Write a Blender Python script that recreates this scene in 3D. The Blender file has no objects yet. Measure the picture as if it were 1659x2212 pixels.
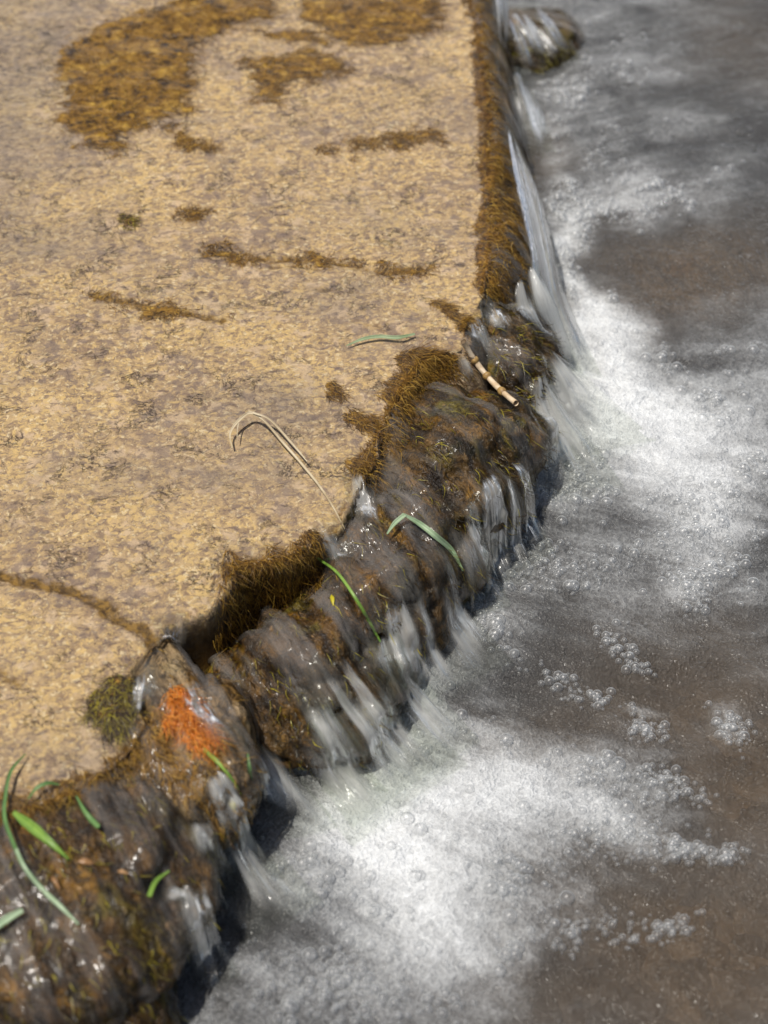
import bpy, math, random, zlib
import numpy as np
from mathutils import Vector
from mathutils.bvhtree import BVHTree

R = math.radians
random.seed(7)
rng = np.random.default_rng(7)
scene = bpy.context.scene
COL = scene.collection

# ------------------------------------------------------------------ camera, sky, sun, exposure
PITCH, DIST, VFOV = 52.0, 1.40, 36.0
W, H = 1659.0, 2212.0                       # pixel frame in which the photograph was measured
cam_loc = np.array([0.0, -DIST * math.cos(R(PITCH)), DIST * math.sin(R(PITCH))])
cd = bpy.data.cameras.new('camera')
cam = bpy.data.objects.new('camera', cd)
COL.objects.link(cam)
cam.location = cam_loc
cam.rotation_euler = (R(90 - PITCH), 0, 0)
cd.sensor_fit = 'VERTICAL'
cd.sensor_height = 24.0
cd.lens = 12.0 / math.tan(R(VFOV / 2))
cd.clip_start = 0.01
cd.clip_end = 200
cd.dof.use_dof = True
cd.dof.focus_distance = 1.46
cd.dof.aperture_fstop = 2.3
scene.camera = cam

SUN_EL, SUN_AZ = 72.0, -98.0                # azimuth from +Y (away from the camera), negative = to the left
world = bpy.data.worlds.new("World")
scene.world = world
world.use_nodes = True
wn = world.node_tree
for n in list(wn.nodes): wn.nodes.remove(n)
wo = wn.nodes.new('ShaderNodeOutputWorld'); wb = wn.nodes.new('ShaderNodeBackground'); ws = wn.nodes.new('ShaderNodeTexSky')
ws.sky_type = 'NISHITA'; ws.sun_disc = False
ws.sun_elevation = R(SUN_EL); ws.sun_rotation = R(SUN_AZ)
ws.air_density = 1.0; ws.dust_density = 2.5; ws.ozone_density = 0.6
wb.inputs['Strength'].default_value = 0.075
# unseen bright cloud bank, added ahead only to throw glare off the water
wg = wn.nodes.new('ShaderNodeTexCoord'); wx = wn.nodes.new('ShaderNodeSeparateXYZ'); wn.links.new(wg.outputs['Generated'], wx.inputs[0])
wz = wn.nodes.new('ShaderNodeTexNoise'); wz.inputs['Scale'].default_value = 3.2; wz.inputs['Detail'].default_value = 5; wn.links.new(wg.outputs['Generated'], wz.inputs['Vector'])
wr = wn.nodes.new('ShaderNodeMapRange'); wr.interpolation_type = 'SMOOTHSTEP'; wr.inputs['From Min'].default_value = .44; wr.inputs['From Max'].default_value = .60; wn.links.new(wz.outputs['Fac'], wr.inputs['Value'])
wy = wn.nodes.new('ShaderNodeMapRange'); wy.interpolation_type = 'SMOOTHSTEP'; wy.inputs['From Min'].default_value = .25; wy.inputs['From Max'].default_value = .75; wn.links.new(wx.outputs['Y'], wy.inputs['Value'])
wm = wn.nodes.new('ShaderNodeMath'); wm.operation = 'MULTIPLY'; wn.links.new(wr.outputs[0], wm.inputs[0]); wn.links.new(wy.outputs[0], wm.inputs[1])
wc = wn.nodes.new('ShaderNodeMix'); wc.data_type = 'RGBA'; wn.links.new(wm.outputs[0], wc.inputs[0]); wn.links.new(ws.outputs[0], wc.inputs[6]); wc.inputs[7].default_value = (15, 15, 15.4, 1)
wn.links.new(wc.outputs[2], wb.inputs[0]); wn.links.new(wb.outputs[0], wo.inputs[0])
sl = bpy.data.lights.new('sun', 'SUN'); sl.energy = 3.8; sl.angle = R(0.5); sl.color = (1.0, 0.95, 0.87)
sun = bpy.data.objects.new('sun', sl); COL.objects.link(sun)
sdir = Vector((math.sin(R(SUN_AZ)) * math.cos(R(SUN_EL)), math.cos(R(SUN_AZ)) * math.cos(R(SUN_EL)), math.sin(R(SUN_EL))))
sun.rotation_euler = sdir.to_track_quat('Z', 'Y').to_euler()
sun.location = sdir * 5
scene.view_settings.view_transform = 'Standard'
scene.view_settings.look = 'None'
scene.view_settings.exposure = 0.05
scene.view_settings.gamma = 1.0
scene.cycles.use_denoising = True
scene.cycles.max_bounces = 10
scene.cycles.transparent_max_bounces = 24
scene.cycles.caustics_reflective = False
scene.cycles.caustics_refractive = False
scene.cycles.sample_clamp_indirect = 4.0

# ------------------------------------------------------------------ numeric helpers
TP = math.tan(R(VFOV / 2))
Fpx = (H / 2) / TP
fwd = np.array([0, math.cos(R(PITCH)), -math.sin(R(PITCH))])
upv = np.array([0, math.sin(R(PITCH)), math.cos(R(PITCH))])

def ray(px, py):
    px = np.asarray(px, float); py = np.asarray(py, float)
    d = fwd[None, :] * Fpx + np.outer(np.atleast_1d(px) - W / 2, [1, 0, 0]) + np.outer(H / 2 - np.atleast_1d(py), upv)
    return d / np.linalg.norm(d, axis=1)[:, None]

def at(px, py, z=0.0):
    """where the line of sight measured in the photograph meets the level z"""
    d = ray(px, py)
    t = (z - cam_loc[2]) / d[:, 2]
    return cam_loc[None, :] + d * t[:, None]

def at1(px, py, z=0.0): return at([px], [py], z)[0]

def hash3(ix, iy, iz, s):
    h = (ix.astype(np.int64) * 374761393 + iy.astype(np.int64) * 668265263 + iz.astype(np.int64) * 2147483647 + s * 1274126177) & 0xFFFFFFFF
    h = ((h ^ (h >> 13)) * 1274126177) & 0xFFFFFFFF
    h = ((h ^ (h >> 16)) * 2246822519) & 0xFFFFFFFF
    return ((h ^ (h >> 15)) & 0xFFFFFF) / float(0xFFFFFF)

def vnoise(x, y, z=None, s=0):
    x = np.asarray(x, float); y = np.asarray(y, float)
    z = np.zeros_like(x) if z is None else np.asarray(z, float)
    ix, iy, iz = np.floor(x), np.floor(y), np.floor(z)
    fx, fy, fz = x - ix, y - iy, z - iz
    fx, fy, fz = [f * f * f * (f * (f * 6 - 15) + 10) for f in (fx, fy, fz)]
    r = 0
    for dx in (0, 1):
        for dy in (0, 1):
            for dz in (0, 1):
                w = (fx if dx else 1 - fx) * (fy if dy else 1 - fy) * (fz if dz else 1 - fz)
                r = r + w * hash3(ix + dx, iy + dy, iz + dz, s)
    return r

def fbm(x, y, z=None, s=0, o=4, g=0.5):
    a, t, r = 1.0, 0.0, 0
    for k in range(o):
        f = 2.03 ** k
        r = r + a * vnoise(np.asarray(x) * f + 17.3 * k, np.asarray(y) * f + 5.1 * k, None if z is None else np.asarray(z) * f, s + k)
        t += a; a *= g
    return r / t

def sst(a, b, x):
    t = np.clip((x - a) / (b - a), 0, 1)
    return t * t * (3 - 2 * t)

def dist_poly(x, y, pts, closed=False):
    d = np.full(x.shape, 1e9)
    n = len(pts)
    for i in range(n if closed else n - 1):
        a, b = pts[i], pts[(i + 1) % n]
        ab = b - a
        t = np.clip(((x - a[0]) * ab[0] + (y - a[1]) * ab[1]) / max(1e-12, ab @ ab), 0, 1)
        d = np.minimum(d, (x - a[0] - t * ab[0]) ** 2 + (y - a[1] - t * ab[1]) ** 2)
    return np.sqrt(d)

def inside(x, y, pts):
    c = np.zeros(x.shape, bool)
    n = len(pts)
    for i in range(n):
        x1, y1 = pts[i][:2]; x2, y2 = pts[(i + 1) % n][:2]
        if y1 == y2: continue
        m = ((y1 > y) != (y2 > y)) & (x < (x2 - x1) * (y - y1) / (y2 - y1) + x1)
        c ^= m
    return c

def smooth_line(pts, n=8):
    """Catmull-Rom through the points"""
    p = np.array(pts, float)
    p = np.vstack([2 * p[0] - p[1], p, 2 * p[-1] - p[-2]])
    out = []
    for i in range(1, len(p) - 2):
        for k in range(n):
            t = k / n
            out.append(0.5 * (2 * p[i] + (p[i + 1] - p[i - 1]) * t + (2 * p[i - 1] - 5 * p[i] + 4 * p[i + 1] - p[i + 2]) * t * t
                              + (3 * p[i] - p[i - 1] - 3 * p[i + 1] + p[i + 2]) * t ** 3))
    out.append(p[-2])
    return np.array(out)

# ------------------------------------------------------------------ object helpers
def mesh_obj(name, V, F, mat, parent=None, smooth=True, attrs=None, origin=True):
    V = np.asarray(V, np.float64)
    F = np.asarray(F, np.int32)
    o0 = np.zeros(3)
    if origin and parent is None:
        o0 = np.array([V[:, 0].mean(), V[:, 1].mean(), V[:, 2].min()])
    elif parent is not None:
        o0 = np.array(parent.location)
    me = bpy.data.meshes.new(name)
    me.vertices.add(len(V)); me.vertices.foreach_set('co', (V - o0).astype(np.float32).ravel())
    k = F.shape[1]
    me.loops.add(F.size); me.loops.foreach_set('vertex_index', F.ravel())
    me.polygons.add(len(F)); me.polygons.foreach_set('loop_start', np.arange(0, F.size, k, dtype=np.int32))
    me.update(calc_edges=True)
    me.validate()
    me.polygons.foreach_set('use_smooth', np.full(len(me.polygons), smooth))
    for an, av in (attrs or {}).items():
        a = me.attributes.new(an, 'FLOAT', 'POINT')
        a.data.foreach_set('value', np.asarray(av, np.float32))
    me.materials.append(mat)
    o = bpy.data.objects.new(name, me)
    COL.objects.link(o)
    if parent is not None:
        o.parent = parent
    else:
        o.location = o0
    return o

def tag(o, label=None, cat=None, group=None, kind=None):
    if label: o['label'] = label
    if cat: o['category'] = cat
    if group: o['group'] = group
    if kind: o['kind'] = kind
    return o

def empty(name, loc):
    o = bpy.data.objects.new(name, None); COL.objects.link(o)
    o.location = loc; o.empty_display_size = 0.02
    return o

def grid_faces(nx, ny):
    i = np.arange(nx * ny).reshape(ny, nx)
    return np.stack([i[:-1, :-1], i[:-1, 1:], i[1:, 1:], i[1:, :-1]], -1).reshape(-1, 4)

def cull(V, F, keep, attrs=None):
    fk = keep[F].all(1)
    F = F[fk]
    used = np.zeros(len(V), bool); used[F.ravel()] = True
    m = np.cumsum(used) - 1
    return V[used], m[F], {k: v[used] for k, v in (attrs or {}).items()}

# ------------------------------------------------------------------ node helpers
class NT:
    def __init__(s, name):
        s.m = bpy.data.materials.new(name); s.m.use_nodes = True
        s.t = s.m.node_tree
        for n in list(s.t.nodes): s.t.nodes.remove(n)
        s.out = s.t.nodes.new('ShaderNodeOutputMaterial')
        s.co = s.t.nodes.new('ShaderNodeNewGeometry').outputs['Position']
    def n(s, t, **kw):
        x = s.t.nodes.new(t)
        for k, v in kw.items(): setattr(x, k, v)
        return x
    def set(s, inp, v):
        if isinstance(v, bpy.types.NodeSocket): s.t.links.new(v, inp)
        else:
            if inp.type == 'RGBA' and len(v) == 3: v = (*v, 1)
            inp.default_value = v
    def attr(s, name):
        return s.n('ShaderNodeAttribute', attribute_name=name).outputs['Fac']
    def map(s, v=None, scale=(1, 1, 1), rot=(0, 0, 0), loc=(0, 0, 0)):
        x = s.n('ShaderNodeMapping')
        s.set(x.inputs[0], v if v is not None else s.co)
        x.inputs['Scale'].default_value = scale; x.inputs['Rotation'].default_value = rot; x.inputs['Location'].default_value = loc
        return x.outputs[0]
    def along(s, v, deg, long, tall=1.0):
        """coordinates drawn out along a direction on the ground"""
        x = s.n('ShaderNodeMapping', vector_type='TEXTURE')
        s.set(x.inputs[0], v)
        x.inputs['Scale'].default_value = (long, 1, tall); x.inputs['Rotation'].default_value = (0, 0, R(deg))
        return x.outputs[0]
    def noise(s, v, scale, detail=3, rough=.55, dist=0.0, color=False):
        x = s.n('ShaderNodeTexNoise')
        s.set(x.inputs['Vector'], v); x.inputs['Scale'].default_value = scale
        x.inputs['Detail'].default_value = detail; x.inputs['Roughness'].default_value = rough; x.inputs['Distortion'].default_value = dist
        return x.outputs['Color' if color else 'Fac']
    def vor(s, v, scale, feature='F1', out='Distance', rand=1.0):
        x = s.n('ShaderNodeTexVoronoi', feature=feature)
        s.set(x.inputs['Vector'], v); x.inputs['Scale'].default_value = scale
        x.inputs['Randomness'].default_value = rand
        return x.outputs[out]
    def ramp(s, v, a, b, lo=0.0, hi=1.0, sm=True):
        x = s.n('ShaderNodeMapRange', interpolation_type='SMOOTHSTEP' if sm else 'LINEAR')
        s.set(x.inputs['Value'], v)
        for k, q in (('From Min', a), ('From Max', b), ('To Min', lo), ('To Max', hi)): s.set(x.inputs[k], q)
        return x.outputs[0]
    def math(s, op, a, b=0.0, c=None):
        x = s.n('ShaderNodeMath', operation=op)
        s.set(x.inputs[0], a); s.set(x.inputs[1], b)
        if c is not None: s.set(x.inputs[2], c)
        return x.outputs[0]
    def clamp(s, a):
        x = s.n('ShaderNodeClamp'); s.set(x.inputs[0], a); return x.outputs[0]
    def mix(s, f, a, b, mode='MIX'):
        x = s.n('ShaderNodeMix', data_type='RGBA', blend_type=mode)
        s.set(x.inputs[0], f); s.set(x.inputs[6], a); s.set(x.inputs[7], b)
        return x.outputs[2]
    def vadd(s, a, b, k=None):
        x = s.n('ShaderNodeVectorMath', operation='MULTIPLY_ADD')
        s.set(x.inputs[0], b); x.inputs[1].default_value = (k, k, k); s.set(x.inputs[2], a)
        return x.outputs[0]
    def warp(s, v, scale, amt, detail=2):
        c = s.noise(v, scale, detail, color=True)
        sub = s.n('ShaderNodeVectorMath', operation='SUBTRACT'); s.set(sub.inputs[0], c); sub.inputs[1].default_value = (.5, .5, .5)
        return s.vadd(v, sub.outputs[0], amt)
    def bump(s, h, dist, strength=1.0, normal=None):
        x = s.n('ShaderNodeBump'); s.set(x.inputs['Height'], h)
        x.inputs['Distance'].default_value = dist; x.inputs['Strength'].default_value = strength
        if normal is not None: s.set(x.inputs['Normal'], normal)
        return x.outputs[0]
    def princ(s, col, rough=.5, normal=None, spec=.5, sss=0):
        x = s.n('ShaderNodeBsdfPrincipled'); s.set(x.inputs['Base Color'], col); s.set(x.inputs['Roughness'], rough)
        x.inputs['Specular IOR Level'].default_value = spec
        if normal is not None: s.set(x.inputs['Normal'], normal)
        return x.outputs[0]
    def shader(s, t, col=None, normal=None, rough=None):
        x = s.n(t)
        if col is not None: s.set(x.inputs['Color'], col)
        if normal is not None: s.set(x.inputs['Normal'], normal)
        if rough is not None: x.inputs['Roughness'].default_value = rough
        return x.outputs[0]
    def mixs(s, f, a, b):
        x = s.n('ShaderNodeMixShader'); s.set(x.inputs[0], f); s.set(x.inputs[1], a); s.set(x.inputs[2], b)
        return x.outputs[0]
    def fres(s, ior=1.33, normal=None):
        x = s.n('ShaderNodeFresnel'); x.inputs['IOR'].default_value = ior
        if normal is not None: s.set(x.inputs['Normal'], normal)
        return x.outputs[0]
    def done(s, sh):
        s.t.links.new(sh, s.out.inputs['Surface']); return s.m

# ------------------------------------------------------------------ materials
def mat_slab():
    t = NT('wet_sandstone')
    v = t.map(scale=(0.84, 1.0, 1.0), rot=(0, 0, R(-10)))
    w = t.warp(t.warp(v, 40, 0.012, 3), 150, .004, 2)
    big = t.noise(v, 7, 3)
    fine = t.noise(w, 150, 6, .72)
    zone = t.math('MULTIPLY', t.math('SUBTRACT', t.noise(t.map(v, loc=(5, 5, 0)), 10, 4, .6), .5), .44)
    fine2 = t.math('ADD', t.noise(t.map(w, loc=(3, 1, 0)), 200, 5, .68), zone)
    fine3 = t.noise(t.map(w, loc=(8, 3, 0)), 230, 4, .6)
    base = t.mix(t.ramp(fine, .38, .60), (.295, .205, .135), (.59, .425, .228))
    base = t.mix(t.ramp(fine2, .52, .60, 0, .95), base, (.70, .505, .225))
    base = t.mix(t.ramp(fine3, .56, .64, 0, .85), base, (.80, .66, .42))
    grey = t.math('SUBTRACT', t.noise(t.map(w, loc=(7, 2, 0)), 80, 6, .72), zone)
    base = t.mix(t.ramp(t.noise(t.map(w, loc=(4, 8, 0)), 45, 5, .65), .54, .64, 0, .8), base, (.66, .50, .345))
    base = t.mix(t.ramp(grey, .52, .62, 0, .75), base, (.225, .168, .145))
    base = t.mix(t.ramp(t.noise(t.map(w, loc=(6, 1, 0), scale=(.6, 1.3, 1)), 150, 5, .7), .55, .64, 0, .75), base, (.150, .110, .105))
    blot = t.noise(t.map(w, loc=(1, 9, 0)), 22, 5, .65)
    base = t.mix(t.ramp(blot, .54, .72, 0, .4), base, (.24, .175, .140))
    base = t.mix(t.ramp(big, .45, .72, 0, .3), base, (.40, .31, .235))
    dots = t.noise(t.map(w, loc=(2, 6, 0)), 260, 3, .6)
    base = t.mix(t.ramp(dots, .61, .70, 0, .65), base, (.10, .072, .060))
    vn = t.noise(w, 55, 6, .72, .5)
    vein = t.ramp(t.math('ABSOLUTE', t.math('SUBTRACT', vn, .5)), .0, .020, 1, 0)
    vm = t.ramp(t.noise(t.map(w, loc=(4, 4, 0)), 27, 4), .50, .68)
    vein = t.math('MULTIPLY', vein, vm)
    base = t.mix(t.math('MULTIPLY', vein, .22), base, (.085, .062, .058))
    tone_and_sheen = t.clamp(t.math('ADD', t.attr('tone_and_sheen'), t.math('MULTIPLY', t.math('SUBTRACT', blot, .5), 1.6)))  # grey stone tone, plus sky sheen and corner darkening painted at far left
    base = t.mix(t.math('MULTIPLY', tone_and_sheen, .62), base, t.mix(t.ramp(fine, .36, .62), (.125, .105, .100), (.30, .255, .22)))
    al = t.attr('algae')
    an = t.noise(w, 120, 4, .65)
    alf = t.clamp(t.ramp(t.math('ADD', al, t.math('MULTIPLY', t.math('SUBTRACT', an, .5), 1.4)), .25, .85))
    acol = t.mix(t.ramp(t.noise(w, 180, 4), .35, .65), (.075, .040, .010), (.30, .175, .035))
    base = t.mix(alf, base, acol)
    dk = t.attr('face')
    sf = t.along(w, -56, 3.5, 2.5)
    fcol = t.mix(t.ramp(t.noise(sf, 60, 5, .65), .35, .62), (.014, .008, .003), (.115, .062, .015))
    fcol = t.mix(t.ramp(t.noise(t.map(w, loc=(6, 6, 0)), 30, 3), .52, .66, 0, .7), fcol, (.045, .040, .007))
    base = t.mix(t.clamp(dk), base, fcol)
    h = t.math('ADD', t.math('MULTIPLY', fine, .6), t.math('MULTIPLY', vein, -.35))
    nrm = t.bump(h, .005, 1.0)
    return t.done(t.princ(base, .6, nrm, .3))

def mat_boulder(name, light, green):
    t = NT(name)
    w = t.warp(t.co, 40, 0.02, 3)
    st = t.along(w, -56, 4.0, 2.5)
    a = t.noise(st, 85, 6, .70)
    b = t.noise(t.map(w, loc=(3, 3, 3)), 24, 4, .6)
    c = t.noise(t.map(st, loc=(5, 1, 2)), 150, 5, .65)
    col = t.mix(t.ramp(a, .36, .60), (.012, .006, .002), tuple(light))
    col = t.mix(t.ramp(b, .50, .64, 0, .75), col, t.mix(t.ramp(a, .38, .6), (.045, .020, .003), (.30, .150, .018)))
    col = t.mix(t.ramp(t.noise(t.map(w, loc=(9, 0, 1)), 20, 4), .52, .64, 0, green), col, t.mix(t.ramp(a, .4, .62), (.012, .012, .003), (.150, .125, .016)))
    col = t.mix(t.ramp(c, .60, .70, 0, .75), col, (.36, .215, .085))
    vn = t.noise(w, 48, 5, .65, .6)
    vein = t.ramp(t.math('ABSOLUTE', t.math('SUBTRACT', vn, .5)), .0, .035, .85, 0)
    col = t.mix(vein, col, (.012, .008, .005))
    nrm = t.bump(t.math('ADD', a, t.math('MULTIPLY', c, .5)), .008, 1.0)
    return t.done(t.princ(col, .34, nrm, .45))

def mat_algae(name, dark, mid, lite, scale=110):
    t = NT(name)
    w = t.warp(t.co, 60, 0.015, 3)
    a = t.noise(t.map(w, scale=(.55, 1, 1), rot=(0, 0, R(-12))), scale, 6, .72)
    b = t.noise(t.map(w, loc=(2, 5, 1)), 40, 3)
    k = t.math('ADD', a, t.math('MULTIPLY', t.math('SUBTRACT', b, .5), .55))
    dk = t.noise(t.map(w, scale=(.5, 1, 1), loc=(5, 2, 0)), 75, 4, .6)
    k = t.math('ADD', k, t.math('MULTIPLY', t.math('SUBTRACT', dk, .5), .5))
    col = t.mix(t.ramp(k, .36, .50), dark, mid)
    col = t.mix(t.ramp(k, .52, .68), col, lite)
    nrm = t.bump(a, .004, 1.0)
    fz = t.noise(t.map(w, loc=(1, 1, 4)), 48, 5, .65)
    edge = t.ramp(t.math('ADD', t.attr('cover'), t.math('MULTIPLY', t.math('SUBTRACT', t.math('ADD', t.math('MULTIPLY', a, .5), t.math('MULTIPLY', fz, .5)), .5), 4.2)), -.15, .65)
    return t.done(t.mixs(edge, t.shader('ShaderNodeBsdfTransparent', (1, 1, 1)), t.princ(col, .6, nrm, .3)))

def mat_strand(name, c0, c1, c2, trans=.35):
    t = NT(name)
    k = t.attr('tone')
    col = t.mix(t.ramp(k, 0, .55, sm=False), c0, c1)
    col = t.mix(t.ramp(k, .6, 1.0, sm=False), col, c2)
    d = t.princ(col, .4, None, .5)
    tr = t.shader('ShaderNodeBsdfTranslucent', col)
    return t.done(t.mixs(trans, d, tr))

def mat_film():
    t = NT('clear_shallow_water')
    v = t.map(scale=(.55, 1, 1), rot=(0, 0, R(-35)))
    h = t.math('ADD', t.noise(t.warp(v, 12, .05), 22, 3, .5), t.math('MULTIPLY', t.noise(v, 75, 2), .25))
    nrm = t.bump(h, .006, .55)
    tr = t.shader('ShaderNodeBsdfTransparent', (.965, .95, .915))
    gl = t.shader('ShaderNodeBsdfGlossy', (1, 1, 1), nrm, .10)
    return t.done(t.mixs(t.fres(1.33, nrm), tr, gl))

def mat_fall(name, white, tint, GL=1.6, SK=1.25, WC=(.86, .86, .82)):
    """falling water: clear, mirror-bright at a slant, with white strands of air along the flow (u across, v along)"""
    t = NT(name)
    u, v = t.attr('u'), t.attr('v')
    cmb = t.n('ShaderNodeCombineXYZ'); t.set(cmb.inputs[0], u); t.set(cmb.inputs[1], t.math('MULTIPLY', v, .10)); t.set(cmb.inputs[2], t.attr('seed'))
    w = t.warp(cmb.outputs[0], 30, .012)
    a = t.noise(w, 80, 4, .55)
    b = t.noise(w, 230, 3, .6)
    st = t.math('ADD', t.math('MULTIPLY', a, .65), t.math('MULTIPLY', b, .35))
    body = t.attr('body')
    m = t.ramp(t.math('ADD', t.math('MULTIPLY', t.math('SUBTRACT', st, .5), SK), body), .12, 1.0, 0, white, sm=False)
    fade = t.attr('fade')
    m = t.math('MULTIPLY', m, fade)
    nrm = t.bump(st, .006, .8)
    tr = t.shader('ShaderNodeBsdfTransparent', tint)
    gl = t.shader('ShaderNodeBsdfGlossy', (1, 1, 1), nrm, .12)
    clear = t.mixs(t.clamp(t.math('MULTIPLY', t.fres(1.33, nrm), t.math('MULTIPLY', fade, GL))), tr, gl)
    df = t.shader('ShaderNodeBsdfDiffuse', WC, nrm)
    tl = t.shader('ShaderNodeBsdfTranslucent', WC, nrm)
    return t.done(t.mixs(m, clear, t.mixs(.45, df, tl)))

def mat_pool():
    t = NT('foaming_pool_water')
    foam, brown, flow, near = t.attr('foam'), t.attr('brown'), t.attr('clear'), t.attr('near')
    w = t.warp(t.co, 13, .06, 3)
    sa = t.noise(t.map(w, scale=(.5, 1.2, 1), rot=(0, 0, R(20))), 30, 5, .60)
    fc = t.n('ShaderNodeCombineXYZ'); t.set(fc.inputs[0], t.attr('arc')); t.set(fc.inputs[1], t.math('MULTIPLY', t.attr('out'), .20))
    sb = t.noise(t.warp(fc.outputs[0], 20, .02), 48, 5, .6)
    s1 = t.mix(near, sa, sb)
    s2 = t.noise(t.map(w, loc=(3, 1, 0)), 95, 4, .65)
    s3 = t.noise(t.map(w, loc=(1, 7, 0)), 330, 3, .6)
    mixn = t.math('ADD', t.math('ADD', t.math('MULTIPLY', t.math('SUBTRACT', s1, .5), 1.8), t.math('MULTIPLY', t.math('SUBTRACT', s2, .5), .45)), t.math('MULTIPLY', t.math('SUBTRACT', s3, .5), .12))
    # little cells of bubbles
    wv = t.warp(t.co, 90, .004)
    cell = t.vor(wv, 230, 'F1')
    ring = t.math('MULTIPLY', t.ramp(cell, .38, .60), t.ramp(cell, .62, .85, 1, .3))
    cell2 = t.vor(t.map(wv, loc=(1, 2, 3)), 430, 'F1')
    ring2 = t.ramp(cell2, .4, .65)
    bub = t.math('ADD', t.math('MULTIPLY', ring, .6), t.math('MULTIPLY', ring2, .4))
    room = t.math('MULTIPLY', t.ramp(foam, .02, .30), t.ramp(foam, .75, 1.0, 1, .35))
    f = t.math('ADD', foam, t.math('MULTIPLY', mixn, t.math('ADD', t.math('MULTIPLY', room, .50), .10)))
    f = t.math('ADD', f, t.math('MULTIPLY', t.math('MULTIPLY', t.math('SUBTRACT', bub, .35), .10), room))
    f = t.math('POWER', t.ramp(f, .08, .97, 0, .98, sm=False), 1.35)
    murk = t.mix(brown, (.060, .059, .058), (.150, .120, .090))
    murk = t.mix(t.ramp(sb, .38, .62, 0, .5), murk, t.mix(brown, (.034, .034, .033), (.085, .066, .048)))
    h = t.math('ADD', t.math('ADD', t.math('MULTIPLY', s2, .5), t.math('MULTIPLY', bub, .2)), t.math('ADD', t.math('MULTIPLY', sb, .9), t.math('MULTIPLY', sa, 1.2)))
    nrm = t.bump(h, .008, .7)
    deep = t.mixs(t.math('MULTIPLY', flow, .55), t.shader('ShaderNodeBsdfDiffuse', murk, nrm), t.shader('ShaderNodeBsdfTransparent', (.80, .74, .66)))
    gl = t.shader('ShaderNodeBsdfGlossy', (1, 1, 1), nrm, .20)
    water = t.mixs(t.fres(1.33, nrm), deep, gl)
    white = t.princ(t.mix(bub, (.66, .675, .68), (.77, .785, .785)), .5, nrm, .3)
    return t.done(t.mixs(f, water, white))

def mat_bubble():
    t = NT('bubble_film')
    lw = t.n('ShaderNodeLayerWeight'); lw.inputs['Blend'].default_value = .5
    e = t.ramp(lw.outputs['Facing'], .30, .95, .10, .80)
    tr = t.shader('ShaderNodeBsdfTransparent', (.97, .97, .97))
    gl = t.shader('ShaderNodeBsdfGlossy', (1, 1, 1), None, .35)
    df = t.shader('ShaderNodeBsdfDiffuse', (.82, .84, .84))
    return t.done(t.mixs(e, tr, t.mixs(.5, df, gl)))

def mat_bed():
    t = NT('stream_bed_gravel')
    w = t.warp(t.co, 20, .03)
    c = t.vor(w, 38, 'F1', 'Color')
    sp = t.n('ShaderNodeSeparateColor'); t.set(sp.inputs[0], c)
    col = t.mix(sp.outputs[0], (.10, .07, .045), (.30, .22, .14))
    col = t.mix(t.ramp(t.noise(w, 60, 4), .4, .7), col, (.14, .11, .08))
    d = t.vor(w, 38, 'F1')
    return t.done(t.princ(col, .7, t.bump(t.math('MULTIPLY', d, -1), .02, .7), .3))

def mat_blade(name, c0, c1, trans=.3, rough=.35):
    t = NT(name)
    u = t.attr('u')
    col = t.mix(t.ramp(t.noise(t.co, 60, 3), .35, .65), c0, c1)
    rib = t.ramp(t.math('ABSOLUTE', t.math('SUBTRACT', u, .5)), .0, .12, .35, 0)
    col = t.mix(rib, col, tuple(min(1, x * 1.7 + .02) for x in c1))
    d = t.princ(col, rough, None, .5)
    return t.done(t.mixs(trans, d, t.shader('ShaderNodeBsdfTranslucent', col)))

def mat_plain(name, c0, c1, scale=80, rough=.45):
    t = NT(name)
    a = t.noise(t.co, scale, 4, .6)
    return t.done(t.princ(t.mix(t.ramp(a, .35, .65), c0, c1), rough, t.bump(a, .002, .6), .4))

M_slab = mat_slab()
M_b1 = mat_boulder('mossy_wet_rock', (.110, .062, .017), .85)
M_b2 = mat_boulder('brown_wet_rock', (.105, .056, .017), .6)
M_b3 = mat_boulder('pale_wet_rock', (.36, .25, .13), .25)
M_al = mat_algae('brown_algae', (.032, .014, .002), (.27, .142, .013), (.50, .31, .050))
M_al2 = mat_algae('dark_moss', (.022, .009, .002), (.185, .086, .008), (.40, .225, .026))
M_str = mat_strand('algae_strands', (.026, .011, .002), (.24, .120, .011), (.56, .35, .060))
M_str2 = mat_strand('moss_strands', (.016, .008, .002), (.085, .045, .006), (.56, .48, .035))
M_str3 = mat_strand('orange_strands', (.30, .085, .008), (.74, .235, .018), (.84, .42, .08))
M_str3b = mat_strand('face_moss_strands', (.016, .008, .002), (.095, .047, .006), (.32, .22, .025))
M_film = mat_film()
M_fall = mat_fall('falling_water', .93, (.90, .91, .89))
M_veil = mat_fall('thin_running_water', .42, (.95, .93, .89), 1.0, 2.4, (.52, .48, .44))
M_pool = mat_pool()
M_bub = mat_bubble()
M_bed = mat_bed()

# ------------------------------------------------------------------ the ledge: one slab of stone with its broken face
ZP = -0.100                                     # level of the pool
edge_px = [(1010, -130), (1015, 0), (1040, 120), (1055, 250), (1055, 380), (1062, 480), (1055, 570), (1040, 640), (1010, 690), (985, 755),
           (905, 790), (865, 850), (838, 900), (815, 980), (778, 1030), (748, 1090), (735, 1140), (665, 1172), (600, 1205), (520, 1215),
           (500, 1260), (440, 1318), (345, 1352), (318, 1400), (285, 1450), (278, 1500), (285, 1570), (255, 1640), (180, 1700), (90, 1735), (-20, 1765), (-160, 1820), (-400, 1980)]
E = at(*zip(*edge_px), 0.0)[:, :2]
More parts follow.
